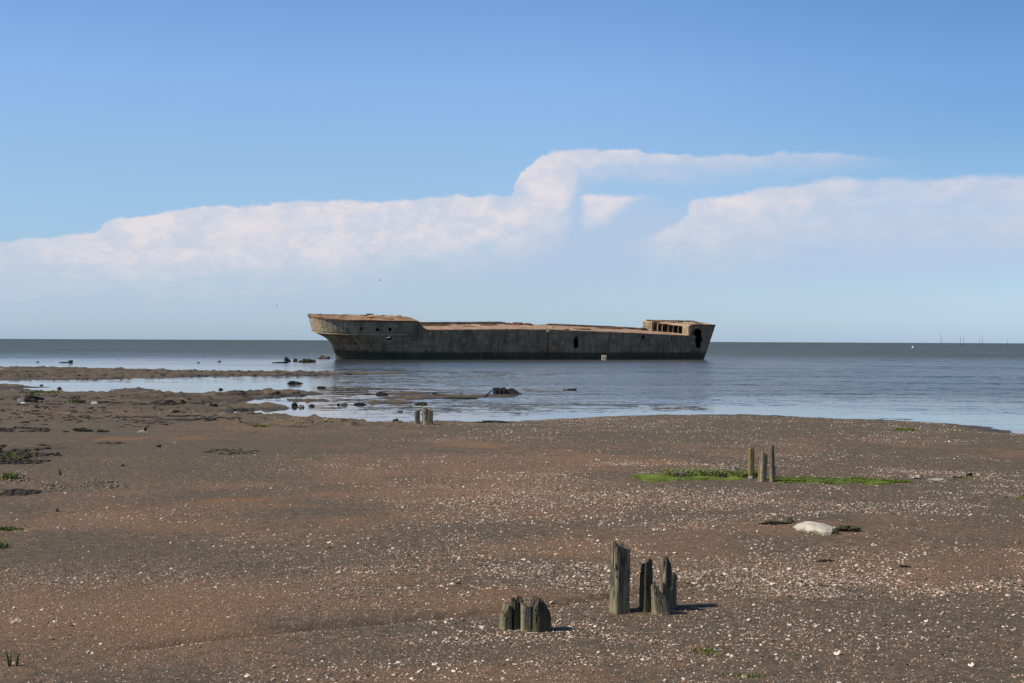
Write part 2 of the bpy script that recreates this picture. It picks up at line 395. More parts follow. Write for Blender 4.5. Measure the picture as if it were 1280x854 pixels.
# concrete of the hulk
def concrete(name, a, b, stain, tide_bow_sun=True):
    m, t, bs = mat(name); p = t.new('ShaderNodeTexCoord').outputs['Object']
    n = t.noise(p, .55, 6, .62); n2 = t.noise(p, 3.2, 6, .7)
    st = t.noise(t.scale(p, (1, 1, .10)), 1.5, 6, .72, .3)
    hb = t.noise(t.scale(p, (.06, .1, 1.0)), 2.6, 4, .6)
    c = t.mix(t.ss(n, .33, .67), a, b)
    c = t.mix(t.m('MULTIPLY', t.ss(st, .48, .66), .70), c, stain)
    c = t.mix(t.m('MULTIPLY', t.ss(n2, .50, .72), .45), c, (.07, .055, .04))
    c = t.mix(t.m('MULTIPLY', t.ss(hb, .5, .68), .35), c, (.09, .07, .05))
    c = t.mix(t.m('MULTIPLY', t.ss(t.noise(p, 1.1, 5, .7), .56, .68), .6), c, tuple(min(.55, k * 1.5) for k in b))
    ru = t.noise(t.scale(p, (1, 1, .16)), .9, 6, .75, .4)
    c = t.mix(t.m('MULTIPLY', t.ss(ru, .55, .66), .55), c, (.16, .075, .035))
    if tide_bow_sun:
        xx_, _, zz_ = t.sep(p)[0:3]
        c = t.mix(t.m('MULTIPLY', t.m('MULTIPLY', t.ss(xx_, 4.5, -1.5), t.ss(zz_, 3.9, 4.2)), t.ss(t.m('ADD', t.m('MULTIPLY', n2, .5), t.m('MULTIPLY', st, .5)), .38, .56, .95, .2)), c, (.50, .405, .28))  # sunlit look of the upper bow painted into the colour as streaky tan
        z = t.m('ADD', t.sep(p)[2], t.m('MULTIPLY', n2, .5))
        c = t.mix(t.ss(z, 2.05, 1.55, 0, .82), c, t.mix(n2, (.028, .032, .027), (.055, .058, .045)))
        c = t.mix(t.ss(z, 1.0, .66, 0, .45), c, (.11, .095, .06))
    t.l.new(c, bs.inputs['Base Color']); bump(t, bs, t.m('ADD', n2, st), .7, .10)
    return m
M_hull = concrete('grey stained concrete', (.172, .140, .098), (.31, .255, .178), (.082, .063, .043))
M_deck = concrete('tan weathered concrete', (.37, .27, .175), (.50, .38, .26), (.24, .15, .085), False)
M_rust = concrete('rust brown concrete', (.13, .07, .04), (.24, .14, .08), (.08, .045, .03), False)
M_fdeck = concrete('red brown weathered concrete', (.40, .27, .16), (.30, .17, .09), (.14, .085, .05), False)
M_mdeck = concrete('pinkish weathered concrete', (.46, .32, .225), (.36, .235, .155), (.22, .12, .07), False)
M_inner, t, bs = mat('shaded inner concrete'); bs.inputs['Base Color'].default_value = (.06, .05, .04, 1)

# ------------------------------------------------------------------ ground sheet
A = np.concatenate([np.linspace(-180, -27, 70, endpoint=False), np.linspace(-27, 27, 840), np.linspace(27, 180, 70, endpoint=False)[1:]]) * math.pi / 180
A = np.unique(A)
RR = np.concatenate([[.25, .6, 1.2, 2.2, 3.4, 4.6], np.exp(np.linspace(math.log(5.6), math.log(185), 860)), [200, 230, 280, 350, 450, 600, 800, 1200, 2000, 3500, 6000]])
na, nr = len(A), len(RR)
gx = (RR[:, None] * np.sin(A)[None]).ravel(); gy = (RR[:, None] * np.cos(A)[None]).ravel()
gz = H(gx, gy)
i = np.arange(nr - 1)[:, None] * na + np.arange(na)[None]
j = np.arange(nr - 1)[:, None] * na + (np.arange(na)[None] + 1) % na
Fq = np.stack([i, j, j + na, i + na], -1).reshape(-1, 4)[:, ::-1]
def blobs(L, x, y):
    v = np.zeros(x.shape)
    for (px, py, wpx, hpx, a) in L:
        c0 = flat(px, py, .22); c1 = flat(px, py - hpx, .22); c2 = flat(px, py + hpx, .22)
        ry = abs(c1[1] - c2[1]) / 2; rx = wpx * math.hypot(*c0) / F
        v = v + a * np.exp(-(((x - c0[0]) / rx) ** 2 + ((y - c0[1]) / ry) ** 2) ** 1.3)
    return v
tone = 0.20 + 0.62 * sstep(fbm(gx, gy, .12, 3, 41) + .45 * fbm(gx, gy, .7, 4, 47), -.6, .75)
TONE = [(120, 705, 260, 11, -.75), (400, 640, 110, 12, -.6), (250, 590, 200, 26, -.35), (560, 560, 300, 18, -.1), (300, 760, 320, 36, .25), (200, 660, 300, 20, .38),
        (1080, 577, 110, 9, -.5), (1180, 690, 120, 22, -.45), (980, 690, 60, 16, -.3), (470, 790, 170, 7, -.5), (1180, 640, 150, 18, -.4), (950, 560, 180, 12, .15),
        (1000, 655, 80, 9, -.6), (680, 790, 60, 8, -.45), (800, 640, 200, 14, -.1), (60, 600, 120, 30, -.3), (700, 535, 320, 8, -.1), (520, 830, 120, 7, -.4),
        (900, 800, 60, 10, -.3), (880, 600, 120, 14, -.45), (1060, 800, 80, 10, -.3), (340, 690, 180, 7, -.1), (500, 690, 200, 22, .3), (560, 760, 160, 18, .25), (870, 760, 160, 14, .15)]
tone = tone + .72 * blobs(TONE, gx, gy) - .42 * sstep(gy, 27, 50)
orange = blobs([(150, 549, 130, 3.2, .8), (300, 546, 150, 3.0, .6), (380, 572, 120, 5, .35), (290, 632, 70, 6, .7), (360, 640, 60, 3, .5), (120, 640, 110, 12, .4), (180, 690, 90, 10, .35), (1000, 575, 60, 7, .3), (500, 720, 150, 14, .25), (230, 760, 420, 60, .30), (420, 625, 200, 16, .35), (620, 745, 220, 36, .28), (840, 725, 120, 14, .3), (160, 660, 200, 16, .4), (560, 670, 260, 26, .22), (120, 790, 260, 40, .2), (700, 570, 200, 10, .18)], gx, gy)
orange = orange * (0.65 + 0.7 * fbm(gx, gy, 1.2, 3, 77))
dk = blobs([(30, 568, 60, 13, .8), (60, 503, 60, 2.5, .6), (160, 503, 70, 2, .7), (240, 506, 60, 3, .5), (25, 622, 34, 4, .8), (30, 538, 30, 3, .5), (1058, 661, 20, 5, .6), (968, 652, 16, 3, .7), (180, 523, 90, 4, .4)], gx, gy)
dk = np.clip(dk * (0.6 + 1.6 * fbm(gx, gy, 1.8, 4, 91)), 0, 1)
tf = (gx + 3.4) / 5.2; cyf = FUR[0] + (FUR[1] - FUR[0]) * tf
dk = np.maximum(dk, .5 * np.exp(-((gy - cyf - 0.12 * np.sin(tf * 7)) / 0.12) ** 2) * sstep(tf, 0, .1) * (1 - sstep(tf, .95, 1.15)))
dk = np.maximum(dk, .85 * sstep(fbm(gx, gy, .8, 4, 97), -.15, .3) * (gy > 62) * (1 - sstep(gy, 170, 180)))
dk = np.maximum(dk, .55 * sstep(fbm(gx, gy, 1.1, 4, 95), .34, .5) * (gx < -6) * (gy > 36))
link('ground', mesh_np('ground', np.c_[gx, gy, gz], Fq, M_ground, True, {'tone': tone, 'orange': np.clip(orange, 0, 1), 'dark': dk}))
tag(bpy.data.objects['ground'], kind='structure')

# ------------------------------------------------------------------ water sheet
A2 = np.concatenate([np.linspace(-110, -26, 40, endpoint=False), np.linspace(-26, 26, 320), np.linspace(26, 110, 40, endpoint=False)[1:]]) * math.pi / 180
R2 = np.concatenate([np.exp(np.linspace(math.log(20), math.log(420), 420)), [500, 650, 900, 1400, 2500, 5000, 9000, 14000]])
na, nr = len(A2), len(R2)
wx = (R2[:, None] * np.sin(A2)[None]).ravel(); wy = (R2[:, None] * np.cos(A2)[None]).ravel()
i = np.arange(nr - 1)[:, None] * na + np.arange(na - 1)[None]
Fw = np.stack([i, i + 1, i + 1 + na, i + na], -1).reshape(-1, 4)[:, ::-1]
sm = -sdist(wx, wy, MAIN); sb = np.full(wx.shape, 1e9); nm = np.hypot(wx, wy) < 500
sb[nm] = -sdist(wx[nm], wy[nm], BARS[0])
wave = (.22 * sstep(sm, .5, 5) + .78 * sstep(sm, 4, 30)) * (0.32 + .68 * sstep(sb, 2, 30))
leftm = sstep(-wx / wy, 0.02, 0.16)          # lee of the bars and of the hulk, to the left
wave = wave * (1 - .60 * leftm * (1 - sstep(wy, 175, 225)))
wave = np.maximum(wave, .42 * sstep(sm, 3, 9) * sstep(wx / wy, -.17, -.09))
wave = np.where(sm < 0, 0, wave)
wave = np.clip(wave * .8 + .2 * sstep(sm, 120, 260), 0, 1)
wd = wy + 14 * fbm(wx, wy, .01, 3, 5)
deep = sstep(wd, 185, 300) * .85 + .15 * sstep(wd, 500, 1500)
link('water', mesh_np('water', np.c_[wx, wy, 0 * wx], Fw, M_water, True, {'wave': wave, 'deep': deep}))
tag(bpy.data.objects['water'], kind='structure')

# ------------------------------------------------------------------ the hulk
ship = link('concrete_ship', None)
bow = flat(419.5, 449.3)
ship.location = (bow[0], bow[1], 0)
ship.rotation_euler = (Matrix.Rotation(R(19.6), 3, 'Z') @ Matrix.Rotation(R(5.2), 3, 'X')).to_euler()
tag(ship, 'derelict grey concrete cargo ship hulk aground in the shallows with no superstructure', 'shipwreck')
BH = 4.7
def stem_x(z): return np.interp(z, [-2, 0, .8, 2.4, 3.1, 3.5, 4.03, 4.12, 6.3], [.8, 0, -.08, -.75, -1.5, -2.25, -3.45, -3.55, -4.1])
def stern_x(z): return 57.5 + np.asarray(z) * 0.32
def halfb(x, z):
    x = np.asarray(x, float); z = np.asarray(z, float)
    Le = np.interp(z, [-2, 0, 2, 4, 6], [18, 12.5, 9.5, 7.0, 6.0])
    q = np.clip((x - stem_x(z)) / Le, 0, 1)
    b = BH * (1 - (1 - q) ** 2.05) ** np.interp(z, [0, 3.6, 4.05, 6], [.85, .62, .52, .50])
    b = b * np.interp(z, [-2, -.5, 1.5, 5], [.72, .93, .985, 1])
    b = b * (1 - .22 * sstep(x, 46, 60) ** 1.3)
    kn = sstep(z, 4.02, 4.12) * (1 - sstep(x, 6, 11)) * np.clip(q * 8, 0, 1)
    return b + .16 * kn
def ztop(x, side):                   # side -1 starboard, toward the beach; +1 port
    x = np.asarray(x, float)
    main = np.interp(x, [10, 12.5, 27, 32, 45, 53.5, 60], [4.78, 4.8, 5.0, 4.95, 4.55, 4.15, 4.05])
    fore = np.interp(x, [-4.2, 0, 10.6], [6.22, 5.98, 5.92])
    k = sstep(x, 10.6, 12.4) if side < 0 else sstep(x, 10.9, 11.6)
    z = fore * (1 - k) + main * k
    if side > 0:
        z = z + .36 * sstep(x, 12, 12.6) * (1 - sstep(x, 26.5, 29)) + .26 * sstep(x, 33.5, 35) * (1 - sstep(x, 51, 52))
    pf = 54.7 if side < 0 else 50.7
    k = sstep(x, pf, pf + .35); z = z * (1 - k) + 5.72 * k
    return z - .05 * np.maximum(fbm(x, x * 0 + side, 1.7, 3, 61), -.2) * (x > 12.5)
NU, NV = 330, 46
u = np.linspace(0, 1, NU) ** 1.0
HOLES = [(56.1, 4.5, .78, .62, -1), (56.45, 3.4, .64, 1.35, -1), (35.6, 2.95, .36, 1.0, -1), (4.9, 4.75, .28, .28, -1), (6.7, 4.75, .28, .28, -1),
         (2.5, 4.8, .2, .26, -1), (3.9, 4.42, .4, .34, 1), (6.75, 3.5, .42, .24, -1), (8.8, 2.95, .4, .2, 1), (24.2, 3.0, .14, .14, -1), (18.0, 2.6, .2, .12, -1), (12.2, 1.6, .2, .12, -1),
         (2.2, 2.5, .15, .13, -1), (30.2, 1.7, .15, .1, -1), (46.6, 3.9, .16, .3, -1), (51.5, 3.7, .18, .26, -1), (21.5, 3.9, .14, .2, -1)]
hv = []; hf = []
cols = {}
for side in (-1, 1):
    G = np.zeros((NU, NV, 3))
    xt = -4.1 + u * (59.3 + 4.1)                        # nominal x at the top
    zt = ztop(xt, side)
    v = np.linspace(0, 1, NV)
    Zg = -2 + (zt[:, None] + 2) * v[None]
    X0 = stem_x(Zg); X1 = stern_x(Zg); Xg = X0 + (X1 - X0) * u[:, None]
    # keep columns upright amidships
    wgt = sstep(u, 0, .18) * (1 - sstep(u, .9, 1)); Xg = Xg * (1 - wgt[:, None]) + xt[:, None] * wgt[:, None]
    B = halfb(Xg, Zg)
    B = B - .03 * np.abs(fbm(Xg, Zg, .35, 3, 13)) + .015 * fbm(Xg, Zg, 1.5, 3, 15)
    B[0, :] = 0
    G[..., 0] = Xg; G[..., 1] = side * np.maximum(B, 0); G[..., 2] = Zg
    base = len(hv); hv += [tuple(p) for p in G.reshape(-1, 3)]; cols[side] = base
    rn = fbm(Xg, Zg, 2.2, 3, 71)
    for a in range(NU - 1):
        for b_ in range(NV - 1):
            cx = (Xg[a, b_] + Xg[a + 1, b_ + 1]) / 2; cz = (Zg[a, b_] + Zg[a + 1, b_ + 1]) / 2; cut = False
            for (hx, hz_, rx, rz, sd) in HOLES:
                if sd == side and ((cx - hx) / rx) ** 2 + ((cz - hz_) / rz) ** 2 < 1 + .35 * rn[a, b_]: cut = True; break
            if cut: continue
            q = [base + a * NV + b_, base + (a + 1) * NV + b_, base + (a + 1) * NV + b_ + 1, base + a * NV + b_ + 1]
            hf.append(tuple(q if side < 0 else q[::-1]))
# transom
mid = []
for b_ in range(NV):
    s_ = hv[cols[-1] + (NU - 1) * NV + b_]; p_ = hv[cols[1] + (NU - 1) * NV + b_]
    row = [cols[-1] + (NU - 1) * NV + b_]
    for k in range(1, 6):
        t_ = k / 6; hv.append((s_[0] + .35 * math.sin(math.pi * t_), s_[1] + (p_[1] - s_[1]) * t_, s_[2] + (p_[2] - s_[2]) * t_)); row.append(len(hv) - 1)
    row.append(cols[1] + (NU - 1) * NV + b_); mid.append(row)
for b_ in range(NV - 1):
    for k in range(6): hf.append((mid[b_][k], mid[b_][k + 1], mid[b_ + 1][k + 1], mid[b_ + 1][k]))
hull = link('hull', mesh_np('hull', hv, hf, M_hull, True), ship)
md = hull.modifiers.new('thickness', 'SOLIDIFY'); md.thickness = .2; md.offset = -1; md.use_rim = True
import bmesh
bm = bmesh.new(); bm.from_mesh(hull.data); bmesh.ops.remove_doubles(bm, verts=bm.verts, dist=.0005); bm.to_mesh(hull.data); bm.free()

def deck(name, x0, x1, zf, camber, mat_, n=120, m=14, jag=0, inset=.12, th=.14, seed=0, front=None):
    xs = np.linspace(x0, x1, n); V = []; Fc = []
    for i_, x in enumerate(xs):
        z = float(zf(x))
        for k in range(m + 1):
            s = -1 + 2 * k / m
            xx = x + (front(s) * (1 - (x - x0) / (x1 - x0)) if front else 0)
            b = max(float(halfb(xx, z)) - inset, .02)
            nz = float(fbm(np.array([xx]), np.array([s * b]), .9, 4, 81 + seed)[0])
            V.append((xx, s * b, z + camber * (1 - s * s) + jag * nz))
    n_ = len(V)
    V += [(p[0], p[1], p[2] - th) for p in V]; q = m + 1
    for i_ in range(n - 1):
        for k in range(m):
            a = i_ * q + k; Fc.append((a, a + q, a + q + 1, a + 1)[::1]); Fc.append((n_ + a, n_ + a + 1, n_ + a + q + 1, n_ + a + q))
    for k in range(m): Fc.append((k, k + 1, n_ + k + 1, n_ + k)); a = (n - 1) * q + k; Fc.append((a + 1, a, n_ + a, n_ + a + 1))
    for i_ in range(n - 1):
        a = i_ * q; Fc.append((a, n_ + a, n_ + a + q, a + q)); a += m; Fc.append((a, a + q, n_ + a + q, n_ + a))
    return link(name, mesh_np(name, V, Fc, mat_, True), ship)
deck('forecastle_deck', -3.9, 11.2, lambda x: np.interp(x, [-4, 0, 2, 6, 11.2], [6.12, 5.95, 5.95, 5.92, 5.84]), .34, M_fdeck, jag=.16, seed=1)
deck('main_deck', 11.25, 55.8, lambda x: float(np.interp(x, [10, 12.5, 27, 32, 45, 53.5, 60], [4.78, 4.8, 5.0, 4.95, 4.55, 4.15, 4.05])) - .03, .04, M_mdeck, jag=.09, n=300, seed=2)
pfx = lambda s: 50.7 + (54.7 - 50.7) * (1 - s) / 2 + .5 * (s * s - 1) * -1
deck('poop_deck', 50.7, 59.15, lambda x: 5.70, .06, M_deck, jag=.11, n=60, th=.22, seed=3, front=lambda s: pfx(s) - 50.7)

def rail(name, x0, x1, zf, off, w_, h_, side, mat_, n=120, wob=.03):
    V = []; Fc = []
    for k, x in enumerate(np.linspace(x0, x1, n)):
        z = float(zf(x)); b = max(float(halfb(x, z)), 0.0); wz = wob * float(fbm(np.array([x]), np.array([side * 1.0]), 1.3, 4, 99)[0])
        for (o_, dz) in ((off, -h_ / 2), (off, h_ / 2), (off - w_, h_ / 2), (off - w_, -h_ / 2)):
            V.append((x - (off if b < .3 and o_ > off - w_ else 0), side * max(b + o_, 0.0), z + dz + wz))
    for k in range(n - 1):
        for e in range(4):
            a = k * 4 + e; b2 = k * 4 + (e + 1) % 4; Fc.append((a, b2, b2 + 4, a + 4))
    Fc += [(0, 3, 2, 1), tuple((n - 1) * 4 + e for e in range(4))]
    return link(name, mesh_np(name, V, Fc, mat_, False), ship)
rail('rub_rail', -3.5, 9.5, lambda x: 4.05, .17, .3, .16, -1, M_deck)
rail('rub_rail', -3.5, 9.5, lambda x: 4.05, .17, .3, .16, 1, M_deck)
rail('cap_rail', -4.1, 10.9, lambda x: float(ztop(x, -1)) + .04, .12, .42, .20, -1, M_rust, wob=.08)
rail('cap_rail', -4.1, 10.9, lambda x: float(ztop(x, 1)) + .05, .12, .42, .26, 1, M_rust, wob=.12)
rail('poop_rail', 54.9, 59.3, lambda x: 5.74, .06, .3, .16, -1, M_rust, 30, wob=.04)
rail('poop_rail', 51.2, 59.3, lambda x: 5.80, .06, .3, .16, 1, M_rust, 30, wob=.08)
# aft face of the forecastle
bb = float(halfb(11.1, 5.0)) - .22
MB().box((11.15, 0, 5.3), (.18, 2 * bb, 1.05)).build('forecastle_bulkhead', M_deck, ship)
# broken front of the poop with its window bays
def wallpt(tt):                      # tt 0 far side .. 1 near side
    s = 1 - 2 * tt; x = pfx(s); b = float(halfb(x, 5.0)) - .20
    return Vector((x, s * b, 0))
def wallseg(mb, t0, t1, z0, z1, th=.28, n=5):
    for k in range(n):
        a = wallpt(t0 + (t1 - t0) * k / n); b = wallpt(t0 + (t1 - t0) * (k + 1) / n); d = (b - a).normalized(); nn = Vector((d.y, -d.x, 0)) * th / 2
        v = []
        for p_ in (a, b):
            for q in (-nn, nn):
                for z in (z0, z1): v.append(p_ + q + Vector((0, 0, z)))
        mb.add(v, [(0, 1, 3, 2), (4, 6, 7, 5), (0, 4, 5, 1), (2, 3, 7, 6), (0, 2, 6, 4), (1, 5, 7, 3)])
mb = MB(); wallseg(mb, .0, .17, 4.0, 5.62, .5); wallseg(mb, .82, 1.0, 4.0, 5.62); wallseg(mb, .17, .52, 5.49, 5.60, .24, 10); wallseg(mb, .52, .82, 5.42, 5.62, .28, 8); wallseg(mb, .17, .82, 3.95, 4.22, .26, 10)
mb.build('poop_front_wall', M_deck, ship, bevel=.06)
for tt, wd_ in ((.26, .16), (.35, .10), (.48, .13), (.585, .08), (.705, .07)):
    p0 = wallpt(tt); mb = MB(); mb.tube([(p0.x, p0.y, 4.15), (p0.x - .02, p0.y + .03, 4.9), (p0.x - .03, p0.y - .16, 5.50)], [wd_ / 2 * 1.3, wd_ / 2, wd_ / 2 * 1.2], 6)
    mb.build('wall_post', M_deck, ship)
MB().box((55.9, 0, 4.8), (.15, 6.6, 1.5)).build('added_light_block', M_inner, ship)  # added wall inside the poop blocks window sun, keeping the hull hole dark
# loose concrete and stubs lying on the decks are part of the hulk
def rockmesh(name, sx, sy, sz, seed, mat_, sub=3, rough=.35, flatb=True):
    bm = bmesh.new(); bmesh.ops.create_icosphere(bm, subdivisions=sub, radius=1); sz *= .82
    r0 = random.Random(seed); off = (r0.random() * 50, r0.random() * 50, r0.random() * 50)
    co = np.array([v.co for v in bm.verts])
    n_ = fbm(co[:, 0] * 1.0 + off[0], co[:, 1] + co[:, 2] * 1.7 + off[1], 1.3, 4, seed) * .6 + fbm(co[:, 0] * 2 + co[:, 2] * 3.1 + off[2], co[:, 1] * 2, 2.1, 3, seed + 3) * .4
    for v, k in zip(bm.verts, n_):
        v.co *= 1 + rough * k * 1.6
        v.co.x *= sx / 2; v.co.y *= sy / 2; v.co.z *= sz
        if flatb: v.co.z = max(v.co.z, -sz * .35)
    me = bpy.data.meshes.new(name); bm.to_mesh(me); bm.free(); me.materials.append(mat_)
    return me
rs = random.Random(4)
for (x, y, sx, sy, sz, m_) in [(3.2, 2.6, 2.6, 1.6, .25, M_deck), (6.2, 2.0, 2.4, 1.4, .26, M_deck), (1.0, .6, 1.6, 1.2, .2, M_rust), (-1.8, .3, 1.3, .8, .22, M_rust), (4.8, -1.5, 1.8, 1.0, .2, M_rust),
                               (8.5, 1.5, 3.0, 1.4, .16, M_deck), (0.2, -1.2, 1.0, .6, .25, M_pale), (.2, 2.2, 1.8, .7, .25, M_rust), (7, -2.6, 1.6, .8, .12, M_rust)]:
    z = 6.22 - .3 * (y / 4.5) ** 2
    o = link('rubble', rockmesh('rubble', sx, sy, sz, rs.randint(0, 999), m_, 3), ship, (x, y, z)); o.rotation_euler.z = rs.uniform(-.3, .3)
for (x, y, sx, sy, sz, m_) in [(29.0, 3.4, 2.6, 1.0, .42, M_rust), (30.6, 3.2, 1.6, .8, .32, M_rust), (27.6, 3.5, 1.2, .8, .35, M_rust), (32.6, -1.5, 1.5, .8, .16, M_deck), (50.2, 3.4, 1.6, 1.0, .4, M_inner), (20, 0, 2, .7, .12, M_rust), (39, 1, 2, .7, .1, M_deck), (34.2, -4.0, .8, .3, .14, M_rust), (16, 2.5, 5, .8, .2, M_rust), (24, 2.2, 3, .7, .2, M_rust), (44, 2.5, 5, .9, .16, M_rust), (37.5, -2, 3, .8, .14, M_rust)]:
    o = link('rubble', rockmesh('rubble', sx, sy, sz, rs.randint(0, 999), m_, 3), ship, (x, y, float(ztop(x, -1)) + .02))
for (x, y, sx, sy, sz, m_) in [(52.4, 2.6, 2.0, 1.6, .26, M_rust), (55, 1.5, 2.6, 1.4, .16, M_fdeck), (57.4, -1.6, 1.8, 1.0, .14, M_rust), (56.0, -3.0, 1.4, .5, .16, M_deck), (53.8, .6, 1.4, 1.0, .14, M_rust), (58.3, 1.0, .9, 1.2, .2, M_rust)]:
    o = link('rubble', rockmesh('rubble', sx, sy, sz, rs.randint(0, 999), m_, 3, .5), ship, (x, y, 5.76)); o.rotation_euler.z = rs.uniform(-.3, .3)
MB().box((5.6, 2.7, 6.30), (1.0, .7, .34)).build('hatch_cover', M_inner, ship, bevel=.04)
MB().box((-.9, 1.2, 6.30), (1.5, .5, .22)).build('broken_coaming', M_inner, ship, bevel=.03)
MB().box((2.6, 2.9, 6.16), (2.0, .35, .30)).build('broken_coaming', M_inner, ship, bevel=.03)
# seam with a stub at its head, and the pale fender block at the waterline
b1 = float(halfb(31.0, 3)); MB().box((31.0, -b1 - .02, 2.1), (.10, .09, 5.4)).build('hull_seam', M_inner, ship)
MB().box((31.0, -b1 - .12, 4.66), (.42, .3, .36), Matrix.Rotation(.3, 3, 'Y')).build('mooring_stub', M_pale, ship, bevel=.05)
for xx in (11.9, 21.4, 45.8):
    b1 = float(halfb(xx, 3)); MB().box((xx, -b1 + .0, 2.2), (.07, .08, 4.7)).build('hull_seam', M_hull, ship)
p = flat(755, 450.2)
fb = MB().box((0, 0, .33), (.75, .6, .8), Matrix.Rotation(.06, 3, 'Y')).box((0.12, -.28, .45), (.2, .12, .3)).build('broken_block', M_pale, None, bevel=.07)
fb.location = (p[0], p[1] - .2, 0); tag(fb, 'small pale concrete block at the waterline against the ship side', 'block')

# ------------------------------------------------------------------ timber posts
def timber(px, py, wpx, hpx, label, topf, m_, dep=1.0, rot=18, jag=.06, fiss=.09, lean=(0, 0), seed=1, group=None, nexp=5, name='wooden_post', taper=0.0, nseg=72, nz=60, cat='post', slot=None, clearw=None):
    P = at(px, py); k = mpp(P); a = wpx * k / 2 * .92; b = a * dep; Ht = hpx * k
    th = np.linspace(0, 2 * math.pi, nseg, endpoint=False)
    rad = (np.abs(np.cos(th)) ** nexp / a ** nexp + np.abs(np.sin(th)) ** nexp / b ** nexp) ** (-1 / nexp)
    nx = np.cos(th) * rad / a; ny = np.sin(th) * rad / b
    def top(x, y):
        t_ = topf(x, y)
        return Ht * np.clip(t_ + jag * (fbm(x * 3.1 + seed, y * 3.1, 1.3, 3, seed) + .7 * fbm(x * 9 + seed, y * 9, 1.0, 2, seed + 5)), .03, 1.3)
    V = []; zt = top(nx, ny)
    base = -.22
    for j_ in range(nz):
        f = j_ / (nz - 1); z = base + (zt - base) * f
        arc = th * 3.2
        fs = np.abs(fbm(arc * 1.0 + seed * 7, z / max(Ht, .1) * .8, 1.6, 2, seed + 9)); fs = np.clip(.16 - fs, 0, .16) / .16
        f2 = fbm(arc * 2.5, z * 2.0, 1.7, 3, seed + 17)
        upper = .5 + .9 * sstep(z / Ht, .2, 1.0)
        r = rad * (1 - fiss * 1.7 * fs ** 1.5 * upper - fiss * .5 * f2 * upper + .05 * (z < .06 * Ht))
        # periodic in angle: blend the last few columns
        r = r * (1 - taper * np.clip(z / Ht, 0, 1))
        if slot:
            for (s0, s1, z0, z1, dp) in slot:
                am = sstep(th, s0, s0 + .12) * (1 - sstep(th, s1 - .12, s1)); r = r * (1 - dp * am * sstep(z / Ht, z0, z0 + .06) * (1 - sstep(z / Ht, z1 - .1, z1)))
        x = np.cos(th) * r + lean[0] * z; y = np.sin(th) * r + lean[1] * z
        V.append(np.c_[x, y, z])
    last = V[-1]
    cx, cy = last[:, 0].mean(), last[:, 1].mean()
    for s in (.86, .7, .52, .34, .16):
        zz = top(nx * s, ny * s); V.append(np.c_[cx + (last[:, 0] - cx) * s, cy + (last[:, 1] - cy) * s, zz - .015 * Ht * (1 - s)])
    V = np.concatenate(V); rows = nz + 5
    V = np.r_[V, [[cx, cy, float(top(np.array([0.]), np.array([0.]))[0]) - .02 * Ht]]]
    Fc = [(i_ * nseg + k_, i_ * nseg + (k_ + 1) % nseg, (i_ + 1) * nseg + (k_ + 1) % nseg, (i_ + 1) * nseg + k_) for i_ in range(rows - 1) for k_ in range(nseg)]
    c_ = len(V) - 1; Fc += [((rows - 1) * nseg + k_, (rows - 1) * nseg + (k_ + 1) % nseg, c_, c_) for k_ in range(nseg)]
    me = bpy.data.meshes.new(name); me.from_pydata(V.tolist(), [], [tuple(dict.fromkeys(q)) for q in Fc]); me.materials.append(m_)
    me.polygons.foreach_set('use_smooth', [True] * len(me.polygons))
    me.set_sharp_from_angle(angle=R(38)) if hasattr(me, 'set_sharp_from_angle') else None
    o = link(name, me, None, P, (0, 0, R(rot))); tag(o, label, cat, group); return o
G1 = 'tall weathered posts right of the stump pair'; G2 = 'low rotten stumps in the foreground'; G3 = 'posts standing in the green strip'; G4 = 'short posts at the water edge'
timber(774.5, 765, 21.5, 86, 'tallest thick grey post in the foreground with a split jagged top', lambda x, y: .97 - .04 * x + .02 * y, M_wood, .95, 27, .035, .14, seed=2, group=G1, nexp=10)
timber(807.5, 763, 14.5, 60, 'slim near-black post with a rounded jagged top right of the tallest post', lambda x, y: .99 - .22 * np.maximum(-x - .1, 0) ** 1.4 - .06 * y, M_wood2, 1.3, 24, .08, .10, seed=5, group=G1, taper=.12)
timber(835, 758, 20, 62, 'split post ending in a high spike with a slot down its face', lambda x, y: np.where(x < -.35, 1.0, np.where(x < .15, .90 - .2 * x, .74 - .10 * x)), M_wood, 1.2, 12, .035, .12, seed=8, group=G1,
       slot=[(4.25, 4.85, .36, 1.1, .42)], taper=.03)
timber(826, 767, 22, 37, 'small leaning broken stub in front of the spiked post', lambda x, y: .98 - .42 * np.maximum(x + .6, 0) ** .8 - .12 * y, M_wood, .9, 14, .08, .10, seed=11, group=G1, taper=.25, lean=(-.12, 0), name='wooden_stump', cat='stump')
SB = 788
timber(632, 786.5, 13, 35, 'hollow leftmost stump with a notched pale edge', lambda x, y: .80 + .18 * np.sin(x * 4 + 1) * .6 + .12 * x, M_wood, 1.3, 22, .11, .14, seed=15, group=G2, name='wooden_stump', cat='stump')
timber(646, 785.5, 14, 38, 'dark greenish stump with a torn V notch in its top', lambda x, y: .98 - .30 * np.clip(1 - np.abs(x - .1) * 2.2, 0, 1), M_wood2, 1.2, 24, .08, .12, seed=19, group=G2, name='wooden_stump', cat='stump')
timber(657.5, 788.5, 13, 34, 'narrow light brown stump in the middle of the low stumps', lambda x, y: .96 - .06 * x, M_wood4, 1.1, 14, .05, .10, seed=22, group=G2, name='wooden_stump', cat='stump')
timber(675.5, 788, 25, 42, 'widest dark stump rising to a point at the right of the low stumps', lambda x, y: 1.0 - .42 * np.abs(x + .35) ** 1.2, M_wood2, .9, 24, .06, .12, seed=26, group=G2, name='wooden_stump', cat='stump')
timber(939, 597, 7.6, 37, 'yellowish plank-like post with a hole near its top, left in the green strip', lambda x, y: .99 - .05 * x * x, M_wood3, .7, 12, .02, .05, seed=31, group=G3, nexp=4)
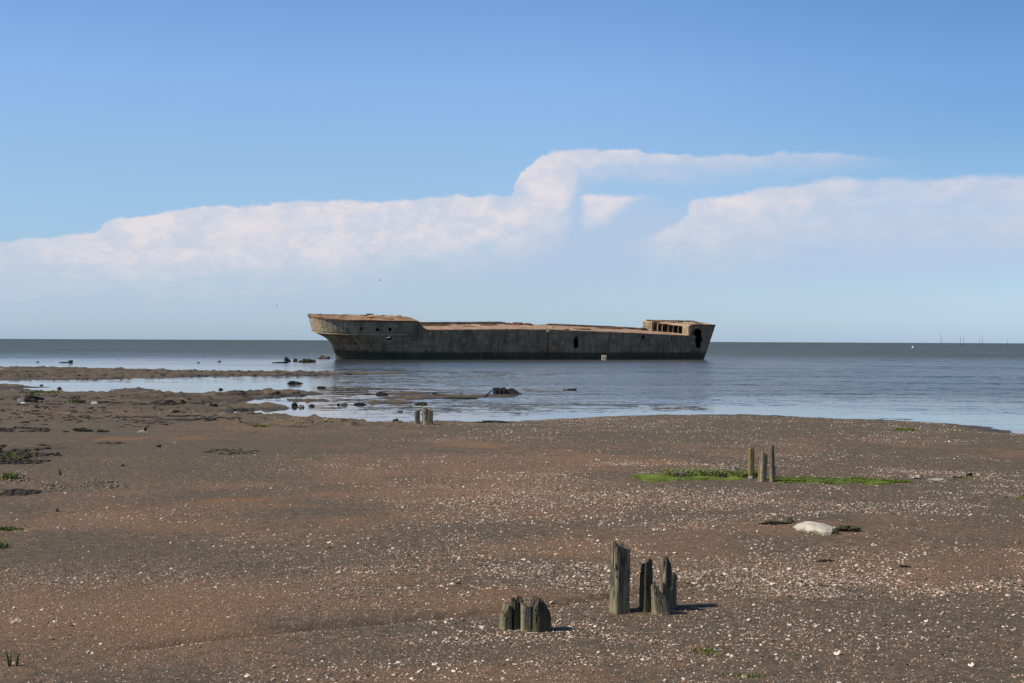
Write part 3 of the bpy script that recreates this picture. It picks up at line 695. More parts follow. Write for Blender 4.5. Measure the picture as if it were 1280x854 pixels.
timber(953.5, 602, 8.0, 35, 'pale knotty grey post in the middle of the green strip', lambda x, y: .98 - .05 * x, M_wood4, .9, 20, .04, .13, seed=35, group=G3, lean=(.06, 0))
timber(949, 600.5, 3.2, 29, 'thin yellow splinter leaning on the pale knotty post', lambda x, y: .92 + .08 * x, M_wood3, 1.0, 20, .04, .08, seed=36, group=G3, lean=(.05, 0), taper=.4)
timber(965.5, 602.2, 6.6, 46, 'tall thin dark post at the right of the green strip', lambda x, y: np.where(x < .25, .98, .42), M_wood, 1.1, 22, .03, .08, seed=39, group=G3, lean=(-.01, 0))
timber(521.5, 530, 7.0, 18, 'slim rounded post left of the pale split post at the water edge', lambda x, y: .97 - .14 * np.maximum(-x, 0), M_wood, 1.0, 12, .03, .08, seed=43, group=G4)
timber(534.5, 530.6, 14, 20.5, 'pale split post beside the slim one at the water edge', lambda x, y: .94 - .12 * x, M_wood5, .8, 16, .05, .14, seed=47, group=G4, slot=[(4.0, 4.5, .2, .9, .3)])

# ------------------------------------------------------------------ stones, clods, wreck pieces
def rock(px, py, wpx, hpx, m_, label, cat='stone', group=None, name='stone', dep=.6, rough=.35, sink=.0, sub=4):
    P = at(px, py); k = mpp(P); sx = wpx * k; sz = hpx * k
    if py < 520: sz *= .78
    me = rockmesh(name, sx * 1.1, max(sx * dep, sz) * 1.2, sz, int(px * 7 + py), m_, sub, rough * 1.5)
    o = link(name, me, None, (P.x, P.y, P.z + sz * (.1 - sink))); tag(o, label, cat, group); return o
rock(868, 596, 0.1, .1, M_grey, 'x').name = 'drop'; bpy.data.objects.remove(bpy.data.objects['drop'])
SG = 'grey stones in the green weed'
rock(848, 596, 15, 7, M_grey, 'grey stone in the weeds near the left end of the green strip', group=SG)
rock(861, 594, 18, 7.5, M_grey, 'largest grey stone among the weeds of the green strip', group=SG)
rock(893, 592.5, 12, 5, M_grey, 'flat bluish stone half hidden in the weeds midway along the green strip', group=SG)
rock(904, 597, 10, 5.5, M_clod, 'dark stone in the weeds left of the driftwood pile', group=SG)
rock(938.5, 598.5, 5, 3.5, M_pale, 'small pale stone at the foot of the yellowish post')
rock(919.5, 588, 8, 5, M_pale, 'pale lump under the white topped stone left of the yellowish post', group='pile left of the yellowish post')
rock(918.5, 584.5, 3.6, 3.4, M_pale, 'small whitish stone topping the pile left of the yellowish post', group='pile left of the yellowish post')
def stick(px0, py0, px1, py1, h0, h1, r, m_, label, name='driftwood', seed=0):
    a = at(px0, py0); b = at(px1, py1); k = mpp(a); rr = random.Random(seed)
    a = a + Vector((0, 0, h0 * k)); b = b + Vector((0, 0, h1 * k)); pts = []
    for i_ in range(7):
        f = i_ / 6; pts.append(a.lerp(b, f) + Vector((rr.uniform(-1, 1), rr.uniform(-1, 1), rr.uniform(-1, 1))) * r * k * .5)
    c0 = Vector((a.x, a.y, a.z)); mb = MB().tube([q - c0 for q in pts], [r * k * (1 - .5 * abs(f / 6 - .4)) for f in range(7)], 7)
    o = mb.build(name, m_, None, True); o.location = c0; tag(o, label, 'driftwood'); return o
stick(918, 590, 928, 594, 6, 2.2, 1.6, M_wreck, 'dark stick slanting down to the right from the white stone in the green strip', seed=2)
rock(1144, 598.5, 12, 5.5, M_pale, 'pale lumpy stone just past the right tip of the green strip', group='pale stones right of the green strip', dep=.8, rough=.5)
rock(1170, 602, 24, 4, M_pale, 'long flat pale stone right of the green strip', group='pale stones right of the green strip', dep=.5)
rock(1189, 600.5, 9, 2.5, M_grey, 'little grey stone at the end of the long flat one', group='pale stones right of the green strip')
rock(1211.5, 596, 6.5, 5, M_clod, 'small black stone at the end of the short green patch on the right')
rock(968, 655, 27, 3.6, M_clod, 'thin dark mud ridge left of the white sand mound', 'mud clod', 'mud clods round the white sand mound', 'mud_clod', .35, .5)
rock(988, 653, 7, 6, M_mudw, 'small dark weedy knob between the mud ridge and the white sand mound', 'mud clod', 'mud clods round the white sand mound', 'mud_clod', .8)
rock(1062, 664, 24, 6.5, M_mudw, 'wide weedy mud clod right of the white sand mound', 'mud clod', 'mud clods round the white sand mound', 'mud_clod', .6, .5)
rock(1044, 667.5, 8, 6, M_mudw, 'small weedy mud knob touching the right tip of the white sand mound', 'mud clod', 'mud clods round the white sand mound', 'mud_clod', .8, .5)
rock(1040, 693, 0.1, .1, M_grey, 'x').name = 'drop'; bpy.data.objects.remove(bpy.data.objects['drop'])
rock(1030, 702, 20, 3, M_clod, 'dark flat mud flake below the white sand mound', 'mud clod', None, 'mud_clod', .4, .5)
rock(1130, 709, 14, 2.5, M_clod, 'thin dark mud flake on the open sand far right of the tall posts', 'mud clod', None, 'mud_clod', .4, .5)
# white sand mound
P = at(1021, 662); k = mpp(P); n = 70
gxx, gyy = np.meshgrid(np.linspace(-1, 1, n), np.linspace(-1, 1, n)); sx = 27 * k; sy = .62
xx = gxx * sx; yy = gyy * sy
edge_ = 1 - np.sqrt((gxx * 1.0) ** 2 + (gyy * (1 + .5 * np.abs(gxx))) ** 2) + .16 * fbm(gxx, gyy, 1.6, 3, 5) - .5 * np.exp(-(((gxx + .62) / .35) ** 2 + ((gyy + .5) / .2) ** 2))
hh_ = .062 * sstep(edge_, 0, .8) * (1 - .35 * gxx) + .016 * fbm(gxx, gyy, 3, 4, 8) - .03 * (edge_ < 0)
zz = H(P.x + xx.ravel(), P.y + yy.ravel()).reshape(n, n) - P.z + hh_ + .004
V = np.c_[xx.ravel(), yy.ravel(), zz.ravel()]
i = np.arange(n - 1)[:, None] * n + np.arange(n - 1)[None]
Fm = np.stack([i, i + 1, i + 1 + n, i + n], -1).reshape(-1, 4)
keep = (edge_.ravel()[Fm] > -.04).all(1)
o = link('sand_mound', mesh_np('sand_mound', V, Fm[keep], M_sand), None, P); tag(o, 'low mound of bright white sand lying on the brown beach', 'sand mound')

# wreck piece in the shallows with a toothed top
P = at(632.5, 492.3); k = mpp(P)
prof = [(-16, 0), (-16, 8.6), (-14.5, 7.6), (-13, 8.4), (-11, 7.4), (-9, 8.0), (-6.5, 7.0), (-4, 8.4), (-2, 8.4), (0, 6.4), (3, 6.2), (6, 7.6), (8, 7.0), (10, 6.2), (13, 4.4), (16, 2.0), (17.5, 0)]
v = [(x * k, y_, z * k) for y_ in (-.25, .25) for x, z in prof]; n = len(prof)
mb = MB().add(v, [tuple(range(n)), tuple(range(2 * n - 1, n - 1, -1))] + [(i_, n + i_, n + i_ + 1, i_ + 1) for i_ in range(n - 1)])
wr = mb.build('wreck_timber', M_wreck, None); wr.location = P - Vector((0, 0, .04)); wr.rotation_euler = (R(-8), 0, R(4)); tag(wr, 'black slab of wreckage with a toothed upper edge standing in the shallows', 'wreckage')
for xx in (-13.5, -8.5, -3): MB().box((xx * k, -.30, 3.2 * k), (.10, .1, 6.6 * k)).build('rib', M_wreck, wr)
P = at(712, 488); k = mpp(P)
prof = [(-8, 0), (-8.4, 1.6), (-3, 1.4), (-1, 2.6), (2, 2.2), (4, 2.8), (6, 2.2), (8.2, 3.6), (8.6, 0)]
n = len(prof); v = [(x * k, y_, z * k) for y_ in (-.2, .2) for x, z in prof]
o = MB().add(v, [tuple(range(n)), tuple(range(2 * n - 1, n - 1, -1))] + [(i_, n + i_, n + i_ + 1, i_ + 1) for i_ in range(n - 1)]).build('wreck_timber', M_wreck, None)
o.location = P - Vector((0, 0, .02)); tag(o, 'small low black timber afloat right of the toothed slab', 'wreckage')
stick(604, 497, 616, 493, 0, 6, 1.0, M_wreck, 'thin dark branch poking out of the water left of the toothed slab', seed=9)
stick(652, 492.6, 642, 491.4, .4, 1.6, .9, M_wreck, 'short pale bar tailing off the right end of the toothed slab', seed=12)

WB = 'rocks awash off the ship bow'
for (px, py, wp, hp, m_, lb) in [(359, 452.3, 7, 7, M_wreck, 'peaked black rock awash left of the ship bow'), (369, 452, 5, 4, M_clod, 'small dark rock between the peaked rock and the mossy one by the bow'),
                                 (383.5, 453, 14, 5, M_mudw, 'wide mossy rock awash nearest the ship bow'), (405, 448.6, 10, 5.4, M_grey, 'pale brown rock right beside the ship stem'),
                                 (350, 453.9, 14, 1.8, M_wreck, 'flat black sliver just left below the peaked rock')]:
    rock(px, py, wp, hp, m_, lb, 'rock', WB, 'rock', .6, .5)
SR = 'dark rocks in the tidal shallows left of centre'
for (px, py, wp, hp, m_, lb) in [(368, 480, 13, 4.5, M_wreck, 'black block lying alone in the shallows below the ship bow'), (402, 485, 9, 2.6, M_wreck, 'small flat dark rock right of the lone black block'),
    (367.5, 508, 6.5, 6.5, M_clod, 'upright dark rock at the tip of the lower mud spit'), (376.5, 509.5, 6, 4.5, M_grey, 'greyish rock just right of the upright dark one'), (390, 508, 6, 3.5, M_clod, 'round dark rock third from the tip of the lower mud spit'),
    (429.5, 506.5, 7, 4, M_grey, 'pale topped rock by itself in the pool'), (423, 506.5, 3, 2.5, M_clod, 'tiny dark rock touching the pale topped one'), (450, 506, 12, 3.8, M_wreck, 'longish black rock in the middle of the pool'),
    (500, 515.2, 7, 1.8, M_clod, 'flat dark flake near the post pair'), (476, 494, 12, 4, M_wreck, 'black rock on the left end of the thin mud bank'), (527, 505.4, 12, 3.2, M_mudw, 'greenish weedy rock behind the post pair'),
    (494.5, 527.8, 7, 3.6, M_clod, 'dark rock at the water line left of the post pair'), (325, 517, 4, 1.8, M_clod, 'tiny rock at the inner edge of the pool'), (574, 498.5, 30, 2.4, M_mudw, 'low weedy bank of mud left of the toothed slab'),
    (543, 492, 5, 1.6, M_clod, 'speck of dark rock beyond the thin mud bank'), (616, 527.6, 34, 1.6, M_clod, 'long dark strip of weed at the water line right of the post pair')]:
    rock(px, py, wp, hp, m_, lb, 'rock', SR, 'rock', .5, .45)
LR = 'rocks and clods on the left flats'
for (px, py, wp, hp, m_, lb) in [(38, 502.5, 14, 11, M_clod, 'peaked dark boulder clump on the left flats'), (27, 502.5, 8, 5, M_pale, 'pale rock at the left foot of the peaked boulder'), (29, 504.5, 6, 2.6, M_white, 'white chip below the peaked boulder'),
    (51, 500, 7, 4, M_clod, 'low dark rock right of the peaked boulder'), (97, 503, 16, 5, M_mudw, 'green topped clod by a white stone on the left flats'), (118, 504.8, 7, 3.6, M_white, 'white stone right of the green topped clod'),
    (126, 503.6, 14, 2.6, M_clod, 'dark ledge right behind the white stone'), (104, 539.3, 19, 4.2, M_clod, 'solid dark clod second from the left in the row of mud clods'), (128, 540, 15, 2.6, M_clod, 'thin dark clod right of the solid one'),
    (82, 540.3, 6, 1.8, M_clod, 'tiny clod left of the solid one'), (179, 541.3, 11, 3, M_pale, 'pale flat stone with a dark tip on the left flats'), (181.5, 539.5, 3, 4, M_clod, 'dark nub on the pale flat stone'),
    (267, 507, 9, 4, M_clod, 'dark rock at the shore of the inner pool'), (74, 486.6, 5, 3.4, M_wreck, 'small black rock in the mirror pool at left'), (276, 487.5, 4, 3, M_wreck, 'black rock at the right of the mirror pool'),
    (52, 482, 4, 1.8, M_wreck, 'little dark stone in the mirror pool farther left'), (88, 453.8, 4.5, 4.5, M_wreck, 'black rock in the sea far out at left'), (274, 452.6, 3.5, 2.2, M_wreck, 'tiny black rock in the open sea left of the bow'),
    (248, 454, 2.5, 1.6, M_wreck, 'smallest black speck of rock in the open sea'), (47, 453.2, 3, 1.4, M_wreck, 'low dark speck in the sea at far left'), (80, 453.6, 11, 1.2, M_wreck, 'thin dark sliver beside the black rock far out'),
    (199, 559, 5, 2.6, M_clod, 'small dark lump alone on the sand below the clod row'), (153.5, 583, 3, 3, M_clod, 'round dark pebble above the broken stones'), (303, 493, 5, 2, M_wreck, 'dark pebble on the upper mud spit'),
    (2, 462, 8, 1.4, M_pale, 'pale streak of sand on the far bar at the left edge')]:
    rock(px, py, wp, hp, m_, lb, 'rock', LR, 'rock', .6, .45)
# crusts of broken mud: nobody could count the pieces
def crumbs(px0, px1, py0, py1, n, wr_, hr_, m_, name, label, seed, thr=0.0):
    r = np.random.default_rng(seed); V = []; Fc = []; nb = 0
    bm = bmesh.new(); bmesh.ops.create_icosphere(bm, subdivisions=2, radius=1)
    base = np.array([v.co for v in bm.verts]); fb_ = np.array([[v.index for v in f_.verts] for f_ in bm.faces]); bm.free()
    c0 = at((px0 + px1) / 2, (py0 + py1) / 2)
    for _ in range(n * 6):
        if nb >= n: break
        px = r.uniform(px0, px1); py = r.uniform(py0, py1)
        e = ((px - (px0 + px1) / 2) / ((px1 - px0) / 2)) ** 2 + ((py - (py0 + py1) / 2) / ((py1 - py0) / 2)) ** 2
        if e > 1.1: continue
        x, y = flat(px, py, .2)
        if float(fbm(np.array([x]), np.array([y]), .9, 3, 33)[0]) < thr: continue
        z = float(H(np.array([x]), np.array([y]))[0]); k = math.hypot(x, y) / F
        s = np.array([r.uniform(*wr_) * k, r.uniform(*wr_) * k * 1.2, r.uniform(*hr_) * k])
        a = r.uniform(-.5, .5); q = base * (1 + .45 * (r.random(len(base))[:, None] - .5)) * s
        q = np.c_[q[:, 0] * math.cos(a) - q[:, 1] * math.sin(a), q[:, 0] * math.sin(a) + q[:, 1] * math.cos(a), q[:, 2]]
        V.append(q + np.array([x, y, z + .2 * s[2]]) - np.array(c0)); Fc.append(fb_ + nb * len(base)); nb += 1
    o = link(name, mesh_np(name, np.concatenate(V), np.concatenate(Fc), m_), None, c0); tag(o, label, name.replace('_', ' '), None, 'stuff'); return o
crumbs(-40, 76, 556, 584, 420, (1.0, 5.0), (.5, 2.2), M_clod, 'mud_crust', 'broad broken crust of dark mud at the left edge', 1, -.1)
crumbs(-40, 50, 618, 626, 110, (1.5, 5), (.5, 1.6), M_clod, 'mud_crust', 'narrow dark mud crust at the left edge above the reddish sand', 2, -.3)
crumbs(-40, 62, 535.5, 540.5, 90, (1.5, 5), (.6, 1.6), M_clod, 'mud_crust', 'long dark ridge of mud at the left edge beyond the orange streak', 3, -.4)
crumbs(98, 164, 608, 617, 70, (.8, 3), (.5, 1.8), M_grey, 'stone_rubble', 'string of small grey broken stones on the left sand', 4, -.5)
crumbs(50, 80, 612, 621, 40, (.8, 3), (.5, 1.8), M_grey, 'stone_rubble', 'small heap of grey chips left of the string of stones', 5, -.5)
crumbs(10, 38, 600, 610, 34, (.8, 3), (.5, 2), M_grey, 'stone_rubble', 'grey chips under the green tuft at the left edge', 6, -.5)
crumbs(120, 270, 500, 504.5, 150, (1.5, 6), (.4, 1.1), M_clod, 'mud_ledge', 'dark ledge of mud running along the flats above the brown sand', 7, -.1)
crumbs(150, 300, 516, 525, 160, (1.5, 6), (.3, .9), M_clod, 'mud_ledge', 'patches of dark crumbly mud behind the orange streak', 8, .1)
crumbs(255, 325, 564, 571, 50, (1, 4), (.4, 1.0), M_clod, 'mud_crust', 'few dark crumbs of mud on the smooth sand left of centre', 9, .0)
crumbs(120, 156, 554, 559, 24, (1, 3), (.4, 1.0), M_clod, 'mud_crust', 'short row of dark crumbs right of the broad mud crust', 10, -.5)
crumbs(280, 412, 488, 494, 120, (1, 4), (.4, 1.2), M_clod, 'mud_ledge', 'crumbly mud along the upper spit in the shallows', 12, .0)
crumbs(284, 362, 505.5, 513, 80, (1, 4), (.4, 1.2), M_clod, 'mud_ledge', 'crumbly mud along the lower spit in the shallows', 13, .0)
crumbs(520, 610, 494.5, 498.5, 60, (1, 4), (.3, 1.0), M_clod, 'mud_ledge', 'crumbly mud on the thin bank left of the toothed slab', 14, .0)
crumbs(280, 520, 465, 469, 120, (1, 4), (.2, .6), M_clod, 'mud_ledge', 'crumbly edge of the long far bar below the ship bow', 15, .0)
crumbs(-60, 300, 493, 534, 420, (.8, 4.5), (.3, 1.2), M_clod, 'mud_crumbs', 'loose dark crumbs of mud scattered over the left flats', 17, .02)
crumbs(-60, 330, 459.5, 470.5, 160, (1, 4), (.2, .7), M_clod, 'mud_crumbs', 'dark crumbs along the far mud bar at left', 18, .0)
crumbs(300, 430, 523, 532, 60, (1, 5), (.3, .8), M_mudw, 'mud_ledge', 'weedy crumbs of mud along the near edge of the pool', 16, .1)

# ------------------------------------------------------------------ green weed
def leafmat(name, a, b):
    m, t, bs = mat(name); nn = t.noise(t.new('ShaderNodeNewGeometry').outputs['Position'], 14, 3, .6)
    t.l.new(t.mix(t.ss(t.m('ADD', t.m('MULTIPLY', nn, .5), t.m('MULTIPLY', t.attr('tint'), .5)), .3, .7), a, b), bs.inputs['Base Color'])
    bs.inputs['Subsurface Weight'].default_value = 0; return m
M_weed = leafmat('green weed', (.060, .085, .018), (.21, .24, .070))
M_pweed = leafmat('pale weed', (.14, .16, .06), (.34, .34, .17))
M_alg = leafmat('green algae', (.065, .100, .014), (.150, .195, .030))
def weed(px0, px1, yfun, n, h_, m_, name, label, seed, thick=1.6, cat='weed', hk=None, lean=.5, stuff=True):
    r = np.random.default_rng(seed); small = px1 - px0 < 60
    px = r.normal((px0 + px1) / 2, (px1 - px0) * .24, n) if small else r.uniform(px0, px1, n)
    c = np.array([yfun(a) for a in px]); py = c[:, 0] + (r.normal(0, .5, n) if small else r.uniform(-1, 1, n)) * c[:, 1]
    xy = np.array([flat(a, b, .24) for a, b in zip(px, py)]); x, y = xy[:, 0], xy[:, 1]; k = np.hypot(x, y) / F
    if stuff:
        kp = fbm(x, y, 3.2, 3, seed + 60) > (-.05 if small else -.28); x, y, k, px = x[kp], y[kp], k[kp], px[kp]
    n = len(x); z = H(x, y)
    hh = h_ * k * r.uniform(.4, 1.2, n) * (hk(px) if hk else 1); a = r.uniform(0, 2 * math.pi, n); wdt = thick * k * r.uniform(.5, 1, n)
    lx = r.normal(0, lean, n) * hh; ly = r.normal(0, lean, n) * hh; c0 = np.array(at((px0 + px1) / 2, yfun((px0 + px1) / 2)[0]))
    b0 = np.c_[x - np.cos(a) * wdt / 2, y - np.sin(a) * wdt / 2, z - .01]; b1 = np.c_[x + np.cos(a) * wdt / 2, y + np.sin(a) * wdt / 2, z - .01]
    m0 = np.c_[x + lx * .4 - np.cos(a) * wdt * .4, y + ly * .4 - np.sin(a) * wdt * .4, z + hh * .6]; m1 = np.c_[x + lx * .4 + np.cos(a) * wdt * .4, y + ly * .4 + np.sin(a) * wdt * .4, z + hh * .6]
    tp = np.c_[x + lx, y + ly, z + hh]
    V = np.stack([b0, b1, m0, m1, tp], 1).reshape(-1, 3) - c0; I = np.arange(n)[:, None] * 5
    Fc = np.concatenate([I + [0, 1, 3], I + [0, 3, 2], I + [2, 3, 4]])
    o = link(name, mesh_np(name, V, Fc, m_, False, {'tint': np.repeat(r.random(n), 5)}), None, c0)
    tag(o, label, cat, None, 'stuff' if stuff else None); return o
def strip(x0, x1, y0, y1, hw):
    def f(a):
        t_ = (a - x0) / (x1 - x0); e = min(1, 4 * t_ + .15, 4 * (1 - t_) + .15); return (y0 + (y1 - y0) * t_ + 0.8 * math.sin(a * .11), hw * e)
    return f
def strip_patch(px0, px1, yf, name, label, hgt, seed, cat='algae'):      # low felt of algae under the blades
    nx, ny = 150, 14; V = []; tint = []
    for i_ in range(nx):
        a = px0 + (px1 - px0) * i_ / (nx - 1); cy, hw = yf(a); hw *= 1 + .6 * float(fbm(np.array([a * .05]), np.array([seed * 3.]), 1.5, 3, seed)[0])
        for j_ in range(ny):
            s = -1 + 2 * j_ / (ny - 1); V.append((*flat(a, cy + s * hw, .24), s))
    V = np.array(V); s = V[:, 2].copy(); x, y = V[:, 0], V[:, 1]
    z = H(x, y) + hgt * (1 - s * s) * (.75 + .5 * fbm(x, y, 5, 3, seed)) - .012 * (np.abs(s) > .98) + .004
    I = (np.arange(nx - 1)[:, None] * ny + np.arange(ny - 1)[None]); Fc = np.stack([I, I + 1, I + 1 + ny, I + ny], -1).reshape(-1, 4)
    c0 = np.array(at((px0 + px1) / 2, yf((px0 + px1) / 2)[0]))
    o = link(name, mesh_np(name, np.c_[x, y, z] - c0, Fc[:, ::-1], M_alg, True, {'tint': np.clip(.5 + fbm(x, y, 7, 3, 3), 0, 1)}), None, c0)
    tag(o, label, cat, None, 'stuff'); return o
yl = strip(786, 950, 599, 597, 4.6); yr = strip(944, 1140, 600.5, 604.5, 3.3)
strip_patch(790, 948, yl, 'algae_patch', 'left half of the bright green algae strip', .03, 4)
strip_patch(946, 1138, yr, 'algae_patch', 'right half of the bright green algae strip, thinner', .02, 5)
weed(792, 948, yl, 5200, 1.9, M_alg, 'green_weed', 'short green weed covering the left half of the strip', 21, thick=1.1)
weed(834, 946, lambda a: (596.5, 3.6), 5200, 6.0, M_weed, 'green_weed', 'taller tangled weed around the grey stones', 22, hk=lambda p: .7 + .6 * vnoise(p * .09, p * 0, 3))
weed(830, 900, lambda a: (595.5, 3.6), 2600, 7.5, M_pweed, 'pale_weed', 'pale yellowish weed tangled over the grey stones', 23)
weed(946, 1138, yr, 6500, 2.1, M_alg, 'green_weed', 'short green weed covering the thin right half of the strip', 24)
weed(1184, 1212, lambda a: (598.5 - (a - 1184) * .06, 1.2), 500, 2.4, M_weed, 'green_weed', 'short green patch beside the small black stone', 25)
weed(1258, 1300, lambda a: (623.5, 1.8), 700, 2.2, M_alg, 'green_weed', 'green patch at the right edge', 26)
weed(1118, 1146, lambda a: (532.5, 1.2), 600, 1.8, M_alg, 'green_weed', 'small green patch by the water edge at right', 27)
weed(4, 26, lambda a: (601.5, 3.0), 420, 7, M_weed, 'green_weed', 'green tuft near the left edge beyond the stone chips', 28)
weed(-8, 26, lambda a: (665, 1.8), 420, 3.0, M_weed, 'green_weed', 'flat green patch at the left edge on reddish sand', 29)
weed(-8, 8, lambda a: (686, 2.5), 300, 5, M_weed, 'green_weed', 'small green tuft at the left edge below the flat patch', 30)
weed(6, 44, lambda a: (572, 4), 500, 3.4, M_weed, 'green_weed', 'green growth over the broad mud crust', 31)
weed(30, 72, lambda a: (489.2, 1.2), 600, 2.0, M_alg, 'green_weed', 'green fringe on the near bank of the mirror pool', 32)
weed(86, 108, lambda a: (501.5, 1.4), 300, 4, M_weed, 'green_weed', 'green tuft on the clod by the white stone', 33)
weed(318, 334, lambda a: (530.5, 1.3), 300, 2.5, M_weed, 'green_weed', 'little green tuft near the pool edge', 34)
weed(862, 905, lambda a: (819 + (a - 880) * .12, 5), 420, 2.6, M_weed, 'green_weed', 'sparse green sprouts low in the foreground', 35)
weed(905, 960, lambda a: (850, 5), 420, 2.6, M_weed, 'green_weed', 'sparse green sprouts at the bottom edge', 36)
weed(44, 74, lambda a: (640 - (a - 44) * .05, 1.0), 160, 2.2, M_weed, 'green_weed', 'thin green line of weed on reddish sand at left', 37)
def sprout(px, py, hpx, n, label, seed):
    P = at(px, py); k = mpp(P); r = random.Random(seed); root = link('sprout', None, None, P); tag(root, label, 'plant', 'single sprouts on the left sand')
    for _ in range(n):
        a = r.uniform(-.28, .28); b = r.uniform(-.2, .2); h = hpx * k * r.uniform(.6, 1); x0 = r.uniform(-1.5, 1.5) * k
        MB().tube([(x0, 0, -.01), (x0 + a * h * .4, b * h * .4, h * .55), (x0 + a * h, b * h, h)], [.9 * k, .8 * k, .15 * k], 5).build('stem', M_weed, root, True)
sprout(12, 833, 22, 4, 'upright green sprout at the bottom left, the left one of two', 1)
sprout(22, 832, 18, 3, 'upright green sprout at the bottom left, the right one of two', 2)
sprout(75, 594, 9, 3, 'thin sprout below the mud crust', 3)
sprout(72, 640, 6, 3, 'tiny sprout at the end of the green line of weed', 4)

# ------------------------------------------------------------------ far things: stakes, buoy, birds
M_stake, t, bs = mat('weathered stake'); bs.inputs['Base Color'].default_value = (.18, .18, .17, 1)
for (px, hp, lean, lb) in [(1177.5, 12, -.14, 'tallest fishing stake on the horizon, leaning left'), (1200.5, 7.5, 0, 'left stake of the first close pair on the horizon'), (1204.5, 7, 0, 'right stake of the first close pair on the horizon'),
                           (1224.7, 7.5, 0, 'left stake of the second close pair on the horizon'), (1228, 7, .05, 'right stake of the second close pair on the horizon'), (1259, 5, 0, 'shortest stake on the horizon, alone near the right edge')]:
    x, y = flat(px, 423.2 + .0043 * px + 4.4); k = math.hypot(x, y) / F; h = (hp + 4) * k
    mb = MB().tube([(0, 0, -1), (lean * h * .5, 0, h * .5), (lean * h, 0, h)], [.17, .15, .10], 7)
    o = mb.build('fishing_stake', M_stake, None, True, (x, y, 0)); tag(o, lb, 'stake', 'fishing stakes on the horizon')
x, y = flat(1141, 435.2); o = link('buoy', None, None, (x, y, 0)); tag(o, 'small white buoy far out in front of the stakes', 'buoy')
mb = MB(); mb.tube([(0, 0, -.3), (0, 0, .1), (0, 0, .5), (0, 0, .8)], [.35, .5, .5, .2], 14); mb.build('float', M_white, o, True)
MB().tube([(0, 0, .7), (0, 0, 1.5)], .08, 8).build('mast', M_white, o, True)
M_bird, t, bs = mat('dark feathers'); bs.inputs['Base Color'].default_value = (.06, .06, .06, 1)
for (px, py, d, s, lb) in [(474.5, 350.5, 120, .17, 'small dark bird in flight above the middle of the ship'), (346, 382.5, 130, .16, 'small dark bird in flight left of the ship bow')]:
    v = ray(px, py); P = Vector((0, 0, CAMZ)) + Vector(v) * (d / abs(v[1]))
    o = link('bird', None, None, P, (0, 0, .5)); tag(o, lb, 'bird', 'birds in the sky')
    MB().tube([(-.6 * s, 0, 0), (-.3 * s, 0, 0), (0, 0, 0), (.35 * s, 0, .02 * s), (.5 * s, 0, .03 * s), (.62 * s, 0, 0)], [.03 * s, .09 * s, .13 * s, .09 * s, .07 * s, .01 * s], 8).build('body', M_bird, o, True)
    for sd in (-1, 1):
        MB().add([(-.15 * s, 0, .03 * s), (.2 * s, 0, .03 * s), (.1 * s, sd * .5 * s, .35 * s), (-.12 * s, sd * .5 * s, .33 * s), (-.15 * s, sd * 1.0 * s, .18 * s),
                  (-.15 * s, 0, .0), (.2 * s, 0, .0), (.1 * s, sd * .5 * s, .33 * s), (-.12 * s, sd * .5 * s, .31 * s)],
                 [(0, 1, 2, 3), (3, 2, 4), (5, 8, 7, 6), (8, 4, 7), (0, 3, 8, 5), (1, 6, 7, 2), (3, 4, 8), (2, 7, 4)]).build('wing', M_bird, o)

# ------------------------------------------------------------------ shells
M_shell, t, bs = mat('shell'); t.l.new(t.mix(t.noise(t.new('ShaderNodeNewGeometry').outputs['Position'], 120, 2), (.8, .78, .74), (1.0, 1.0, 1.0)), bs.inputs['Base Color'])
m_ = t.new('ShaderNodeMix', data_type='RGBA', blend_type='MULTIPLY'); m_.inputs[0].default_value = 1
lk = bs.inputs['Base Color'].links[0].from_socket; t.l.new(lk, m_.inputs[6]); t.l.new(t.attr('tint', 0), m_.inputs[7]); t.l.new(m_.outputs[2], bs.inputs['Base Color'])
bs.inputs['Roughness'].default_value = .6
def sdens(px, x, y):
    """how thickly shells lie, from 0 to 1"""
    d = .24 + .67 * sstep(x / y, -.20, .18)
    d = d * (.26 + 1.5 * sstep(fbm(x * .6, y, .6, 4, 101) + .5 * fbm(x * .7, y, 2.2, 3, 111), -.20, .50))
    d = d + blobs([(640, 640, 130, 20, .35), (740, 628, 180, 22, .35), (1000, 800, 200, 30, .25), (760, 530, 90, 9, .35), (620, 545, 150, 12, .2), (870, 620, 70, 14, .45), (680, 620, 140, 20, .3), (60, 780, 100, 30, .15)], x, y)
    d = d - blobs([(120, 705, 260, 10, .5), (400, 645, 120, 9, .5), (1000, 657, 90, 8, .6), (470, 792, 160, 7, .5), (1080, 577, 130, 10, .4), (1240, 560, 100, 22, .3), (880, 600, 110, 10, .6), (670, 790, 60, 6, .3), (300, 540, 330, 14, .35), (200, 585, 180, 18, .3)], x, y)
    return np.clip(d, 0, 1)
PAL = np.array([(.60, .50, .40), (.78, .70, .60), (.50, .36, .26), (.34, .18, .11), (.42, .31, .23), (.16, .13, .11), (.46, .31, .20), (.70, .63, .54)])
r = np.random.default_rng(77)
def scatter(n, r0, r1, amax=25, pw=1.0):
    rr = np.sqrt(r.uniform(0, 1, n) ** pw * (r1 * r1 - r0 * r0) + r0 * r0); a = r.uniform(-amax, amax, n) * math.pi / 180
    return rr * np.sin(a), rr * np.cos(a)
